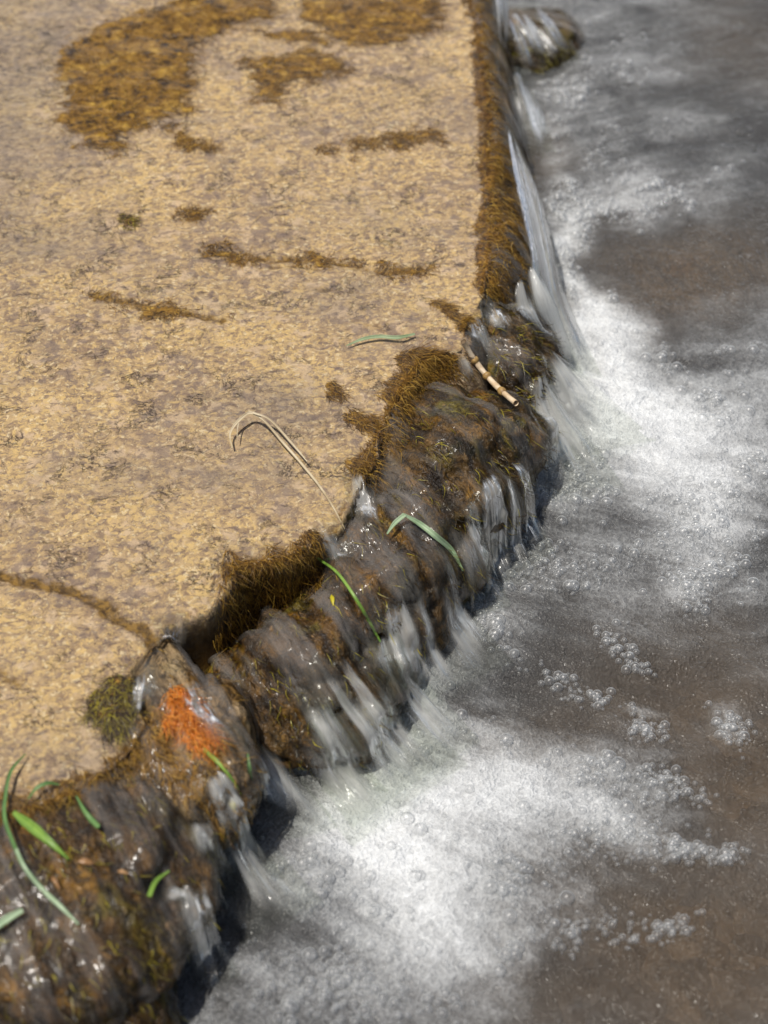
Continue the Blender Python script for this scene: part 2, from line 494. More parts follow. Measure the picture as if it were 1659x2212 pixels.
# foot of the face, at pool level
foot_px = [(1075, -130), (1080, 0), (1100, 120), (1125, 250), (1150, 400), (1175, 520), (1185, 640), (1175, 720), (1130, 790),
           (1090, 900), (1050, 1050), (990, 1190), (900, 1330), (800, 1470), (660, 1610), (560, 1740), (460, 1870), (410, 2000), (300, 2120), (260, 2300), (100, 2600)]
Fo = at(*zip(*foot_px), ZP)[:, :2]
polyE = np.vstack([E, [[-3, E[-1, 1] - .2], [-3, 3], [E[0, 0], 3]]])
polyF = np.vstack([Fo, [[-3, -1.6], [-3, 3], [Fo[0, 0], 3]]])

cracks = [  # (points, width m, depth m, growth)
    ([(-30, 1235), (0, 1240), (80, 1258), (165, 1278), (240, 1320), (300, 1360), (330, 1385)], .0045, .004, .9),
    ([(195, 638), (260, 650), (340, 668), (420, 678), (485, 690)], .0045, .0022, .75),
    ([(440, 550), (520, 548), (600, 562), (690, 560), (760, 568), (830, 590), (920, 580)], .004, .0025, .7),
    ([(560, 575), (640, 575), (720, 574)], .003, .002, .5),
    ([(640, 618), (740, 628), (870, 642)], .003, .002, .4),
    ([(960, 655), (1000, 690), (1020, 720)], .006, .003, .9),
    ([(750, 695), (830, 710), (880, 740)], .005, .002, .4),
    ([(-20, 540), (40, 530), (90, 520)], .006, .001, .0),
    ([(-10, 1450), (40, 1470)], .006, .002, .6),
    ([(560, 950), (600, 1000), (640, 1020)], .012, .0015, .0),
]
cracks = [(at(*zip(*p), 0.0)[:, :2], w, d, g) for p, w, d, g in cracks]

def axis(a, b, fa, fb, step, coarse):
    f = np.arange(fa, fb, step)
    l = fa - np.cumsum(np.geomspace(step, coarse, 24))
    l = l[l > a][::-1]
    r = fb + np.cumsum(np.geomspace(step, coarse, 24))
    r = r[r < b]
    return np.concatenate([[a], l, f, r, [b]])

gx = axis(-2.4, .40, -.46, .30, .0024, .25)
gy = axis(-1.3, 2.6, -.56, .90, .0026, .25)
X, Y = [a.ravel() for a in np.meshgrid(gx, gy)]

def ledge_eval(x, y):
    n1 = fbm(x * 26, y * 26, s=11, o=4) - .5
    n2 = fbm(x * 110, y * 110, s=21, o=3) - .5
    right = sst(-.02, .22, y)                   # the far rim is rounded, the near one broken
    wob = (n1 * .022 + n2 * .010) * (1 - .75 * right)
    wx, wy = x + wob, y + wob * .6
    dE = dist_poly(wx, wy, E); insE = inside(wx, wy, polyE)
    dF = dist_poly(wx, wy, Fo); insF = inside(wx, wy, polyF)
    t = np.where(insE, 0, np.where(insF, dE / (dE + dF + 1e-9), 1.0))
    gap = np.zeros_like(x)
    for gp, gr in (((590, 1300), .060), ((500, 1360), .055), ((400, 1420), .045), ((935, 840), .035)):
        g0 = at1(*gp, -.03)
        gap = np.maximum(gap, np.exp(-(((x - g0[0]) ** 2 + (y - g0[1]) ** 2) / gr ** 2)))
    k0 = .10 + .75 * gap
    steep = k0 * sst(0, .10, t) + (1 - k0) * t ** 2.4
    rnd = t ** 1.9
    s = steep * (1 - right) + rnd * right
    z = ZP * s
    out = ~insF & ~insE
    z = np.where(out, ZP - np.minimum(.07, dF * 1.4), z)
    # round the lip a little
    z = z - np.where(insE, .006 * np.exp(-dE / .008) * (1 - right), 0)
    lump = (fbm(x * 14, y * 14, s=31, o=5) - .5)
    z = z + np.where(insE, lump * .006 * sst(0, .05, dE), (lump * .055 + n1 * .022 + n2 * .006) * sst(0, .3, t) * (1 - sst(.8, 1, t) * .4) * (1 - .6 * right))
    z = z + n1 * .0025
    alg = np.zeros_like(x)
    for p, w, d, g in cracks:
        q = dist_poly(x + n1 * .012, y + n1 * .012, p)
        k = np.exp(-(q / w) ** 2)
        z = z - d * k
        alg = np.maximum(alg, g * np.exp(-(q / (w * 1.5)) ** 2))
    # growth just inside the broken lip
    alg = np.maximum(alg, np.where(insE, .75 * np.exp(-dE / .012) * (.3 + 1.4 * fbm(x * 20, y * 20, s=77, o=2) - .3) * (1 - right), 0))
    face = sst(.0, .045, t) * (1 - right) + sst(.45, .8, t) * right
    tone_and_sheen = np.zeros_like(x)  # grey patches; the far left one paints in sky reflection and corner darkening
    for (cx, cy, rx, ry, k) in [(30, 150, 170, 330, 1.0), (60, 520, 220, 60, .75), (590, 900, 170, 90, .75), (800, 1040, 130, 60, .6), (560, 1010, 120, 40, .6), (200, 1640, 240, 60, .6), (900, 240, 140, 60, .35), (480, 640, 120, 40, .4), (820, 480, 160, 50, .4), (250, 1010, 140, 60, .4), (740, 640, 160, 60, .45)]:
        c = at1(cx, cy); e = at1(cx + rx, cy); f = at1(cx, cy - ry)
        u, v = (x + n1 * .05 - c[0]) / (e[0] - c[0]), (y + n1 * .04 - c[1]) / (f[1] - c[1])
        tone_and_sheen = np.maximum(tone_and_sheen, k * np.exp(-(u * u + v * v)))
    return z, t, dE, insE, alg, face, right, tone_and_sheen, gap * (~insE) * (t < .75)

Z, T, DE, INS, ALG, FACE, RIGHT, TONE_AND_SHEEN, GAP = ledge_eval(X, Y)
Zg = Z.reshape(len(gy), len(gx)); Tg = T.reshape(len(gy), len(gx))

def bil(G, x, y):
    i = np.clip(np.searchsorted(gx, x) - 1, 0, len(gx) - 2); j = np.clip(np.searchsorted(gy, y) - 1, 0, len(gy) - 2)
    a = np.clip((x - gx[i]) / (gx[i + 1] - gx[i]), 0, 1); b = np.clip((y - gy[j]) / (gy[j + 1] - gy[j]), 0, 1)
    return (G[j, i] * (1 - a) + G[j, i + 1] * a) * (1 - b) + (G[j + 1, i] * (1 - a) + G[j + 1, i + 1] * a) * b

LV = np.stack([X, Y, Z], 1); LF = grid_faces(len(gx), len(gy))
keepL = Z > ZP - .055
v_, f_, a_ = cull(LV, LF, keepL, {'algae': ALG, 'face': FACE, 'tone_and_sheen': TONE_AND_SHEEN})
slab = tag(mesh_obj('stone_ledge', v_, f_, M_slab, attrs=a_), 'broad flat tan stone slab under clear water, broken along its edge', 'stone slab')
slab_tree = BVHTree.FromPolygons([tuple(p) for p in v_], [tuple(int(i) for i in q) for q in f_])

# ------------------------------------------------------------------ stream bed and surrounding ground
bx = axis(-6, 6, -.3, .7, .012, .9); by = axis(-6, 9, -.7, 1.1, .012, .9)
BX, BY = [a.ravel() for a in np.meshgrid(bx, by)]
BZ = ZP - .085 + (fbm(BX * 9, BY * 9, s=91, o=4) - .5) * .03
tag(mesh_obj('stream_bed', np.stack([BX, BY, BZ], 1), grid_faces(len(bx), len(by)), M_bed), 'brown gravel bed under the pool', kind='structure')

# ------------------------------------------------------------------ boulders
def icos(sub):
    import bmesh
    bm = bmesh.new(); bmesh.ops.create_icosphere(bm, subdivisions=sub, radius=1.0)
    bm.verts.ensure_lookup_table()
    V = np.array([v.co[:] for v in bm.verts]); F = np.array([[v.index for v in f.verts] for f in bm.faces])
    bm.free(); return V, F
ICO_V, ICO_F = icos(6)

def boulder(name, px, py, z, r, rot, mat, seed, label, amp=.36, flat=.0):
    c = at1(px, py, z)
    n = ICO_V
    k = 1 + amp * 2 * (fbm(n[:, 0] * 1.3 + seed, n[:, 1] * 1.3, n[:, 2] * 1.3, s=seed, o=3) - .5) \
        + .20 * (fbm(n[:, 0] * 4 + seed, n[:, 1] * 4, n[:, 2] * 4, s=seed + 5, o=5) - .5)
    V = n * k[:, None] * np.array(r)[None, :]
    ca, sa = math.cos(R(rot)), math.sin(R(rot))
    V = np.stack([V[:, 0] * ca - V[:, 1] * sa, V[:, 0] * sa + V[:, 1] * ca, V[:, 2]], 1) + c
    o = mesh_obj(name, V, ICO_F, mat)
    tag(o, label, 'rock', 'wet rocks at the foot of the ledge')
    tree = BVHTree.FromPolygons([tuple(p) for p in V], [tuple(int(i) for i in q) for q in ICO_F])
    nn = np.zeros_like(V)
    fn = np.cross(V[ICO_F[:, 1]] - V[ICO_F[:, 0]], V[ICO_F[:, 2]] - V[ICO_F[:, 0]])
    for i in range(3): np.add.at(nn, ICO_F[:, i], fn)
    nn /= np.linalg.norm(nn, axis=1)[:, None] + 1e-12
    return dict(o=o, V=V, N=nn, tree=tree, c=c, F=ICO_F)

B = {}
B['right'] = boulder('mossy_boulder', 985, 1025, -.058, (.076, .098, .060), -25, M_b1, 3, 'large rounded boulder with moss tufts below the cane stick')
B['notch'] = boulder('rock', 1095, 790, -.070, (.050, .075, .055), 10, M_b1, 9, 'small dark mossy rock between the white falls and the cane stick')
B['mid'] = boulder('rock', 865, 1240, -.066, (.066, .085, .058), -30, M_b2, 5, 'low brown rock beside the bent pale grass blade')
B['low'] = boulder('rock', 672, 1462, -.076, (.080, .078, .054), -35, M_b2, 8, 'dark rock behind the slender green grass stalk')
B['orange'] = boulder('rock', 400, 1615, -.052, (.058, .092, .056), 20, M_b3, 14, 'pale tan rock carrying the orange tuft')
B['near'] = boulder('rock', 150, 1940, -.062, (.108, .130, .074), -25, M_b2, 21, 'biggest brown rock in the near corner under the long grass blades', .20)
B['corner'] = boulder('rock', 95, 2230, -.095, (.105, .09, .06), 10, M_b2, 27, 'dark rock at the very bottom beside the grey pool', .20)
B['far'] = boulder('rock', 1146, 92, -.106, (.064, .058, .032), 0, M_b1, 33, 'far rock with water sliding over it, moss on its near side', .2)
B['sunk'] = boulder('submerged_boulder', 1490, 600, -.168, (.12, .10, .062), 12, M_b3, 41, 'wide brown boulder lying under the pool water', .15)
rock_trees = [slab_tree] + [b['tree'] for b in B.values()]

def hit(px, py, lift=0.0):
    d = ray([px], [py])[0]
    best = None
    for tr in rock_trees:
        h = tr.ray_cast(Vector(cam_loc), Vector(d))
        if h[0] is not None and (best is None or h[3] < best[1]): best = (h, h[3])
    p = np.array(best[0][0]); n = np.array(best[0][1])
    if p[2] < ZP: p = at1(px, py, ZP)
    return p + np.array([0, 0, lift])

# ------------------------------------------------------------------ strands (algae, moss)
def strands(P, D, L, wd, curl=.4, lift=.25, K=4, tone=None, Nrm=None):
    """P base points, D unit flow directions, L lengths: one thin tapered ribbon each"""
    n = len(P)
    D = D / (np.linalg.norm(D, axis=1)[:, None] + 1e-9)
    up = np.tile([0, 0, 1.0], (n, 1)) if Nrm is None else Nrm
    S = np.cross(D, up); S /= np.linalg.norm(S, axis=1)[:, None] + 1e-9
    c = rng.normal(0, curl, n); a = np.abs(rng.normal(lift, lift * .6, n))
    V = np.zeros((n, K + 1, 2, 3))
    for k in range(K + 1):
        t = k / K
        p = P + D * (L * t)[:, None] + S * (c * L * t * t)[:, None] + up * (a * L * math.sin(math.pi * min(t, .9)) * .6)[:, None]
        w = wd * (1 - t) ** .6 * (.35 + .65 * min(1, t * 4 + .3))
        w = np.maximum(w, wd * .1)
        V[:, k, 0] = p - S * np.reshape(w, (-1, 1)) * .5
        V[:, k, 1] = p + S * np.reshape(w, (-1, 1)) * .5
    b = (np.arange(n) * (K + 1) * 2)[:, None]
    q = np.array([[2 * k, 2 * k + 1, 2 * k + 3, 2 * k + 2] for k in range(K)])
    F = (b[:, :, None] + q[None]).reshape(-1, 4)
    tn = rng.random(n) if tone is None else tone
    return V.reshape(-1, 3), F, np.repeat(tn, (K + 1) * 2)

def flowdir(x, y):
    """the way water runs over the stone: to the right on the far part, down and right on the near part"""
    r = sst(-.05, .30, y)
    ang = -58 * (1 - r) + -20 * r
    return np.stack([np.cos(np.radians(ang)), np.sin(np.radians(ang)), np.zeros_like(x)], 1)

ALG_GROUP = 'patches of brown algae on the slab'
def algae_patch(name, poly, label, n=900, L=(.005, .014), wd=.0007, thick=.0022, soft=.018, mat=None, smat=None, spread=.9, cat='algae', level=-.25, n_amp=1.5):
    P = at(*zip(*poly), 0.0)[:, :2]
    lo, hi = P.min(0) - .012, P.max(0) + .012
    st = .0016
    ax, ay = np.arange(lo[0], hi[0], st), np.arange(lo[1], hi[1], st)
    x, y = [a.ravel() for a in np.meshgrid(ax, ay)]
    d = dist_poly(x, y, P, True) * np.where(inside(x, y, P), 1, -1)
    nz = fbm(x * 60, y * 90, s=zlib.crc32(label.encode()) % 50 + 3, o=4, g=.6) - .5
    nz2 = fbm(x * 28, y * 40, s=zlib.crc32(label.encode()) % 40 + 90, o=3) - .5
    m = np.clip(d / soft, -1.2, 1) + nz * n_amp * 1.25 + nz2 * 1.1 + level * .4
    z = bil(Zg, x, y) + .0006 + np.clip(m, 0, 1.2) * thick * (.3 + 1.4 * fbm(x * 170, y * 200, s=63, o=3))
    V = np.stack([x, y, z], 1)
    v, f, a = cull(V, grid_faces(len(ax), len(ay)), m > -.9, {'cover': m})
    o = mesh_obj(name, v, f, mat or M_al, attrs=a)
    tag(o, label, cat, ALG_GROUP)
    ok = np.where(m > -.22)[0]
    if len(ok) and n:
        i = rng.choice(ok, n); p = V[i] + np.stack([rng.normal(0, st, n), rng.normal(0, st, n), np.full(n, -.0003)], 1)
        D = flowdir(p[:, 0], p[:, 1]); a = rng.normal(0, spread, n)
        D = np.stack([D[:, 0] * np.cos(a) - D[:, 1] * np.sin(a), D[:, 0] * np.sin(a) + D[:, 1] * np.cos(a), D[:, 2]], 1)
        e = .002
        D[:, 2] = (bil(Zg, p[:, 0] + D[:, 0] * e, p[:, 1] + D[:, 1] * e) - bil(Zg, p[:, 0], p[:, 1])) / e
        D[:, 2] = np.clip(D[:, 2], -2, .3)
        sv, sf, tn = strands(p, D, rng.uniform(L[0], L[1], n), wd, .5, .22)
        s = mesh_obj('strands', sv, sf, smat or M_str, o, attrs={'tone': tn})
        s['kind'] = 'stuff'
    return o

algae_patch('algae_patch', [(130, 200), (120, 110), (200, 60), (330, 20), (420, -30), (600, -30), (590, 45), (470, 75), (430, 110), (418, 200), (400, 240), (340, 262), (290, 290), (250, 335), (170, 310), (130, 260)],
            'largest brown algae patch, in the far left part of the slab', 3600, (.006, .016), n_amp=1.2, thick=.003, spread=.6)
algae_patch('algae_patch', [(640, -40), (960, -40), (948, 60), (860, 98), (745, 100), (700, 60), (640, 45)], 'brown algae patch at the far end of the slab, next to the fringe', 2200, (.006, .015), n_amp=1.1, thick=.003, spread=.6)
algae_patch('algae_patch', [(555, 72), (640, 66), (720, 78), (700, 90), (600, 92)], 'thin brown algae strip between the two far patches', 260)
algae_patch('algae_patch', [(520, 125), (600, 130), (650, 100), (730, 120), (765, 145), (690, 170), (640, 185), (590, 228), (545, 215), (562, 175), (530, 150)], 'brown algae patch shaped like a boot', 1200, (.005, .013), thick=.003)
algae_patch('algae_patch', [(685, 322), (740, 308), (830, 300), (880, 282), (938, 282), (942, 305), (850, 324), (700, 336)], 'long narrow bar of brown algae alone on the pale stone', 800)
algae_patch('algae_patch', [(355, 282), (400, 288), (468, 330), (440, 338), (400, 318)], 'short slanting brown algae streak below the largest patch', 300)
algae_patch('algae_patch', [(375, 465), (415, 452), (442, 463), (420, 480), (390, 480)], 'small golden algae tuft', 260, (.004, .01), mat=M_al, cat='algae')
algae_patch('algae_patch', [(258, 472), (300, 468), (304, 492), (275, 495)], 'small dark algae tuft left of the golden one', 200, (.004, .009), mat=M_al2, smat=M_str2)
algae_patch('algae_patch', [(436, 548), (485, 528), (560, 552), (550, 572), (490, 566)], 'brown algae tuft at the start of the middle crack', 320, (.005, .012))
algae_patch('algae_patch', [(590, 560), (680, 556), (770, 566), (760, 576), (640, 574)], 'thin algae line along the middle crack', 260, (.004, .01))
algae_patch('algae_patch', [(790, 584), (860, 582), (930, 574), (920, 592), (850, 600)], 'ragged algae line at the end of the middle crack', 260, (.004, .01))
algae_patch('algae_patch', [(195, 634), (300, 650), (400, 668), (490, 686), (470, 694), (360, 680), (230, 656)], 'long straight brown algae line on the left of the slab', 320, (.004, .01))
algae_patch('algae_patch', [(722, 838), (750, 850), (775, 885), (798, 930), (772, 928), (740, 890)], 'brown algae streak pointing down at the broken edge', 520, (.006, .014), spread=.35)
algae_patch('algae_patch', [(945, 650), (985, 668), (1025, 690), (1018, 735), (985, 715)], 'brown algae wedge just above the grey falls', 500, (.006, .015), spread=.4)
algae_patch('algae_patch', [(870, 770), (900, 765), (990, 758), (985, 785), (925, 815), (890, 870), (858, 930), (828, 960), (800, 1010), (770, 1015), (768, 990), (800, 940), (835, 880), (830, 850)], 'dark brown mossy band along the notch in the edge', 3200, (.008, .02), mat=M_al2, smat=M_str, spread=.5, thick=.004)
algae_patch('algae_patch', [(495, 1195), (540, 1205), (610, 1195), (672, 1160), (690, 1185), (640, 1225), (590, 1240), (540, 1275), (505, 1300), (480, 1320), (498, 1260)], 'brown moss hanging from the lip above the dark gap', 3000, (.009, .022), mat=M_al2, smat=M_str, spread=.5, thick=.004)
algae_patch('algae_patch', [(200, 1478), (245, 1455), (290, 1462), (292, 1530), (280, 1590), (245, 1592), (215, 1540)], 'olive brown moss pad left of the orange tuft', 1400, (.006, .016), mat=M_al2, smat=M_str2, thick=.004)
algae_patch('algae_patch', [(-30, 1740), (60, 1712), (140, 1690), (220, 1640), (300, 1600), (320, 1660), (250, 1740), (150, 1765), (60, 1780), (-30, 1810)], 'dark brown moss fringe along the near edge of the slab', 3600, (.008, .02), mat=M_al2, smat=M_str, spread=.5, thick=.004)
algae_patch('moss_fringe', [(985, -60), (1020, 60), (1022, 150), (1040, 250), (1036, 330), (1040, 420), (1036, 480), (1024, 540), (1028, 620), (1050, 655), (1095, 640), (1128, 615), (1152, 585), (1150, 555), (1128, 500), (1118, 430), (1100, 340), (1080, 240), (1062, 160), (1058, 60), (1050, -60)],
            'long dark golden moss fringe running along the rim of the slab', 7000, (.007, .017), mat=M_al2, smat=M_str, spread=.6, thick=.0035, n_amp=1.5, soft=.011, level=-.1, cat='moss')

def rock_moss(b, n, label, facing=None, L=(.006, .016), wd=.0008, mat=None, zmin=ZP - .005, clump=.5, seed=0):
    V, N = b['V'], b['N']
    k = fbm(V[:, 0] * 45, V[:, 1] * 45, V[:, 2] * 45, s=seed + 60, o=3)
    w = (V[:, 2] > zmin) * sst(clump - .05, clump + .12, k) * (N[:, 2] > -.3)
    if facing is not None: w = w * sst(-.1, .6, N @ np.array(facing))
    if w.sum() < 1e-6: return
    i = rng.choice(len(V), n, p=w / w.sum())
    P = V[i] + rng.normal(0, .0012, (n, 3)) - N[i] * .0006
    D = flowdir(P[:, 0], P[:, 1]); D[:, 2] = -.35
    D = D - N[i] * (D * N[i]).sum(1)[:, None]
    D += rng.normal(0, .30, (n, 3)) + N[i] * .12
    sv, sf, tn = strands(P, D, rng.uniform(L[0], L[1], n), wd, .45, .3, tone=np.clip(rng.random(n) ** 2.0, 0, 1), Nrm=N[i])
    o = mesh_obj('moss', sv, sf, mat or M_str2, b['o'], attrs={'tone': tn})
    o['kind'] = 'stuff'
    if label: o['label'] = label

rock_moss(B['right'], 2800, 'olive and yellow moss tufts', clump=.46, seed=1)
rock_moss(B['notch'], 3600, None, clump=.44, seed=2)
rock_moss(B['mid'], 1600, None, clump=.46, seed=3)
rock_moss(B['low'], 1600, None, clump=.46, seed=4)
rock_moss(B['orange'], 1500, None, clump=.55, seed=5, mat=M_str)
rock_moss(B['near'], 3600, None, clump=.45, seed=6)
rock_moss(B['corner'], 6000, None, clump=.45, seed=7)
rock_moss(B['far'], 1800, 'dark green moss on the near side', facing=(.3, -.9, .1), clump=.42, seed=8)

ga = np.gradient(Zg, gy, gx)
LN = np.stack([-ga[1].ravel(), -ga[0].ravel(), np.ones(Z.size)], 1); LN /= np.linalg.norm(LN, axis=1)[:, None]
apron = dict(o=slab, V=LV, N=LN, F=LF, dry=GAP)
def apron_moss(n):
    k = fbm(X * 38, Y * 38, Z * 38, s=71, o=3)
    w = sst(.06, .14, T) * (T < 1) * (Z > ZP - .004) * sst(.36, .55, k) * (X > -.5) * (Y > -.6) * (Y < .95)
    i = rng.choice(len(X), n, p=w / w.sum())
    P = LV[i] + rng.normal(0, .0012, (n, 3)); P[:, 2] = bil(Zg, P[:, 0], P[:, 1]) - .0004
    D = flowdir(P[:, 0], P[:, 1]); D[:, 2] = -.4
    D = D - LN[i] * (D * LN[i]).sum(1)[:, None]
    D += rng.normal(0, .28, (n, 3)) + LN[i] * .12
    sv, sf, tn = strands(P, D, rng.uniform(.007, .020, n), .0008, .45, .3, tone=rng.random(n) ** 1.3, Nrm=LN[i])
    o = mesh_obj('moss', sv, sf, M_str3b, slab, attrs={'tone': tn}); o['kind'] = 'stuff'; o['label'] = 'brown and olive moss on the broken face'
apron_moss(5200)

# ------------------------------------------------------------------ orange tuft on the pale rock
def tuft_on(name, pts, n, L, wd, mat, label, cat, lift=.003):
    base = []
    for (px, py, r) in pts:
        for _ in range(n // len(pts)):
            a, q = random.uniform(0, 6.28), r * math.sqrt(random.random())
            base.append(hit(px + q * math.cos(a), py + q * math.sin(a), lift))
    P = np.array(base); m = len(P)
    D = flowdir(P[:, 0], P[:, 1]); D[:, 2] = -.25
    D += rng.normal(0, .35, (m, 3))
    sv, sf, tn = strands(P, D, rng.uniform(L[0], L[1], m), wd, .6, .35)
    return tag(mesh_obj(name, sv, sf, mat, attrs={'tone': tn}), label, cat)
tuft_on('orange_root_tuft', [(380, 1505, 20), (392, 1530, 34), (405, 1550, 40), (425, 1580, 40), (440, 1605, 30), (370, 1560, 22)], 1300, (.005, .018), .0008, M_str3, 'bright orange tuft of fine rootlets on the pale rock', 'root tuft')

M_str4 = mat_strand('amber_strands', (.10, .045, .006), (.36, .19, .025), (.60, .38, .09))
tuft_on('amber_algae', [(340, 1560, 40), (330, 1620, 40), (350, 1660, 44), (430, 1650, 44), (300, 1640, 30), (390, 1690, 40), (460, 1610, 25)], 1300, (.006, .016), .0008, M_str4, 'amber algae spread over the rock below the orange tuft', 'algae', .001)

# ------------------------------------------------------------------ water: film over the slab
fx = np.arange(-.75, .25, .004); fy = np.arange(-.62, 1.25, .004)
x, y = [a.ravel() for a in np.meshgrid(fx, fy)]
tt = bil(Tg, x, y)
zs = bil(Zg, x, y)
rip = (fbm(x * 9 + y * 3, y * 16, s=201, o=3) - .5) * .006 + (fbm(x * 26, y * 40, s=205, o=2) - .5) * .0012
flat = .0065 + rip
z = np.where(tt < 1e-4, np.maximum(flat, zs + .0035), np.maximum(zs + .004, flat - .9 * tt * .10))
v_, f_, _ = cull(np.stack([x, y, z], 1), grid_faces(len(fx), len(fy)), tt < np.where(y > .2, .42, .10))
tag(mesh_obj('shallow_water', v_, f_, M_film), 'thin clear water sheet sliding over the slab', kind='structure')

# ------------------------------------------------------------------ water: falls and running veils
def fall(left, right, label, nu=34, nv=50, mat=None, body=.5, arch=.006, foldk=90, name='waterfall', tip=.3, tail=.5, thick=.004, drape=.004, side=.38):
    l = smooth_line([at1(*p) for p in left], 10); r = smooth_line([at1(*p) for p in right], 10)
    def res(c, n):
        s = np.concatenate([[0], np.cumsum(np.linalg.norm(np.diff(c, axis=0), axis=1))]); q = np.linspace(0, s[-1], n)
        return np.stack([np.interp(q, s, c[:, i]) for i in range(3)], 1), s[-1]
    l, ll = res(l, nv); r, lr = res(r, nv)
    u = np.linspace(0, 1, nu); vv = np.linspace(0, 1, nv)
    Pm = l[:, None, :] * (1 - u)[None, :, None] + r[:, None, :] * u[None, :, None]
    wid = np.linalg.norm(r - l, axis=1)
    seed = rng.uniform(0, 50)
    uw = u[None, :] * wid.mean()
    uu, v2 = np.tile(uw, (nv, 1)), np.tile(vv[:, None], (1, nu))
    if drape:
        for a in range(nv):
            for b in range(nu):
                o_ = Vector((Pm[a, b, 0], Pm[a, b, 1], .3))
                for tr in rock_trees:
                    h = tr.ray_cast(o_, Vector((0, 0, -1)))
                    if h[0] is not None: Pm[a, b, 2] = max(Pm[a, b, 2], h[0].z + drape)
        for _ in range(3):
            Pm[1:-1, :, 2] = np.maximum(Pm[1:-1, :, 2], (Pm[:-2, :, 2] + Pm[2:, :, 2]) / 2)
    fold = (vnoise(uu * foldk + seed, v2 * 1.3 + seed) - .5) * thick * 2.2
    fold = fold + (vnoise(uu * foldk * 3 + seed, v2 * 2.5 + seed) - .5) * thick * .8
    Pm[:, :, 2] += fold + arch * 4 * u[None, :] * (1 - u[None, :])
    Pm[:, :, 1] -= fold * .6
    rag = np.clip(1.6 * vnoise(uu * 110 + seed, uu * 0, s=7) - .3, 0, 1)
    rag2 = vnoise(uu * 140 + seed + 9, uu * 0, s=8)
    eu = np.minimum(1, np.minimum(u, 1 - u) / side)[None, :]
    tipv = tip * (.4 + 1.6 * rag)
    ev = sst(0, 1, (v2 - tipv * .5) / np.maximum(tipv, .02)) * sst(0, 1, (1 - v2) / max(tail, 1e-3) - rag2 * .6 + .1)
    fade = np.clip(sst(0, 1, eu) + (vnoise(uu * 260, v2 * 2, s=4) - .5) * .9 * (1 - .5 * eu), 0, 1) * ev
    Vv = v2 * (ll + lr) / 2
    at_ = {'u': uu.ravel(), 'v': Vv.ravel(), 'fade': fade.ravel(), 'body': (body + .30 * (v2 - .35)).ravel(), 'seed': np.full(nu * nv, seed)}
    o = mesh_obj(name, Pm.reshape(-1, 3), grid_faces(nu, nv), mat or M_fall, attrs=at_)
    return tag(o, label, kind='structure')

fall([(1060, -60, .0), (1066, 20, -.004), (1074, 80, -.012), (1080, 125, -.03)], [(1075, -60, -.01), (1098, 10, -.03), (1102, 70, -.05), (1092, 130, -.07)], 'smooth grey sheet of water curling over the far rim', body=.5, tip=.02)
fall([(1092, 270, .002), (1110, 380, .001), (1128, 460, .001), (1147, 560, -.002), (1150, 640, -.015), (1172, 715, -.05), (1212, 810, -.098)], [(1104, 275, -.01), (1160, 400, -.03), (1191, 500, -.045), (1212, 600, -.06), (1244, 690, -.078), (1300, 815, -.094)], 'long glassy sheet curving over the rim beside the moss into the foam', body=.30, tip=.14, tail=.16, thick=.006, nv=110, nu=44, side=.07, foldk=60)
def under(px, py, z, z2, out=.004):
    """the photo pixel of the spot below a point of the sheet, at the level z2"""
    p = at1(px, py, z) + np.array([out, 0, 0]); q = np.array([p[0], p[1], z2]) - cam_loc
    return (W / 2 + Fpx * q[0] / (q @ fwd), H / 2 - Fpx * (q @ upv) / (q @ fwd), z2)
rim = [(1102, 275, -.010), (1130, 335, -.020), (1158, 400, -.030), (1189, 500, -.045), (1210, 600, -.060), (1240, 690, -.078)]
for k in range(len(rim) - 1):
    t0, t1 = rim[k], rim[k + 1]
    fall([t0, under(*t0, (t0[2] * 2 - .097) / 3, .002), under(*t0, -.094)], [t1, under(*t1, (t1[2] * 2 - .097) / 3, .002), under(*t1, -.094)], 'water dropping from the glassy sheet to the pool', body=.55, tip=.02, tail=.25, nu=24, nv=24, side=.02, arch=0, thick=.003, drape=0)
fall([(1136, 580, .004), (1150, 650, -.012), (1176, 730, -.055), (1210, 810, -.097)], [(1162, 575, .003), (1196, 650, -.018), (1226, 730, -.058), (1262, 810, -.097)], 'white fall at the corner of the rim', body=.85, tip=.12, tail=.3, side=.2, nu=40, foldk=60)
fall([(1106, 612, .004), (1106, 660, -.005), (1112, 715, -.03), (1140, 790, -.06)], [(1140, 600, .004), (1156, 655, -.012), (1180, 715, -.04), (1225, 790, -.075)], 'pale fall just left of the corner fall', body=.60, tip=.15, foldk=50, thick=.003)
fall([(1038, 626, .004), (1036, 680, -.004), (1046, 735, -.02), (1062, 780, -.04)], [(1100, 630, .004), (1108, 690, -.008), (1116, 740, -.03), (1128, 785, -.05)], 'grey streaked fall under the brown wedge', body=.44)
fall([(1000, 696, .004), (1014, 740, -.004), (1036, 790, -.02)], [(1038, 676, .004), (1058, 725, -.008), (1076, 790, -.025)], 'small grey fall above the cane stick', body=.42)
fall([(982, 762, .004), (992, 795, -.004), (1010, 832, -.02)], [(1002, 764, .004), (1020, 795, -.004), (1032, 832, -.02)], 'narrow bright trickle beside the cane stick', body=.55, tip=.15)
fall([(1150, 765, -.028), (1160, 830, -.050), (1185, 930, -.080), (1215, 1010, -.090)], [(1188, 748, -.024), (1258, 800, -.048), (1345, 880, -.082), (1420, 950, -.092)], 'white jet fanning out below the rim', body=1.05, tip=.1, tail=.7, nu=60, side=.40, arch=.006, thick=.006)
fall([(1136, 832, -.036), (1140, 920, -.062), (1160, 1010, -.085), (1185, 1080, -.091)], [(1174, 815, -.036), (1228, 890, -.062), (1295, 970, -.086), (1350, 1050, -.092)], 'white jet beside the mossy boulder', body=.95, tip=.1, tail=.7, nu=50, side=.40, arch=.006, thick=.006)
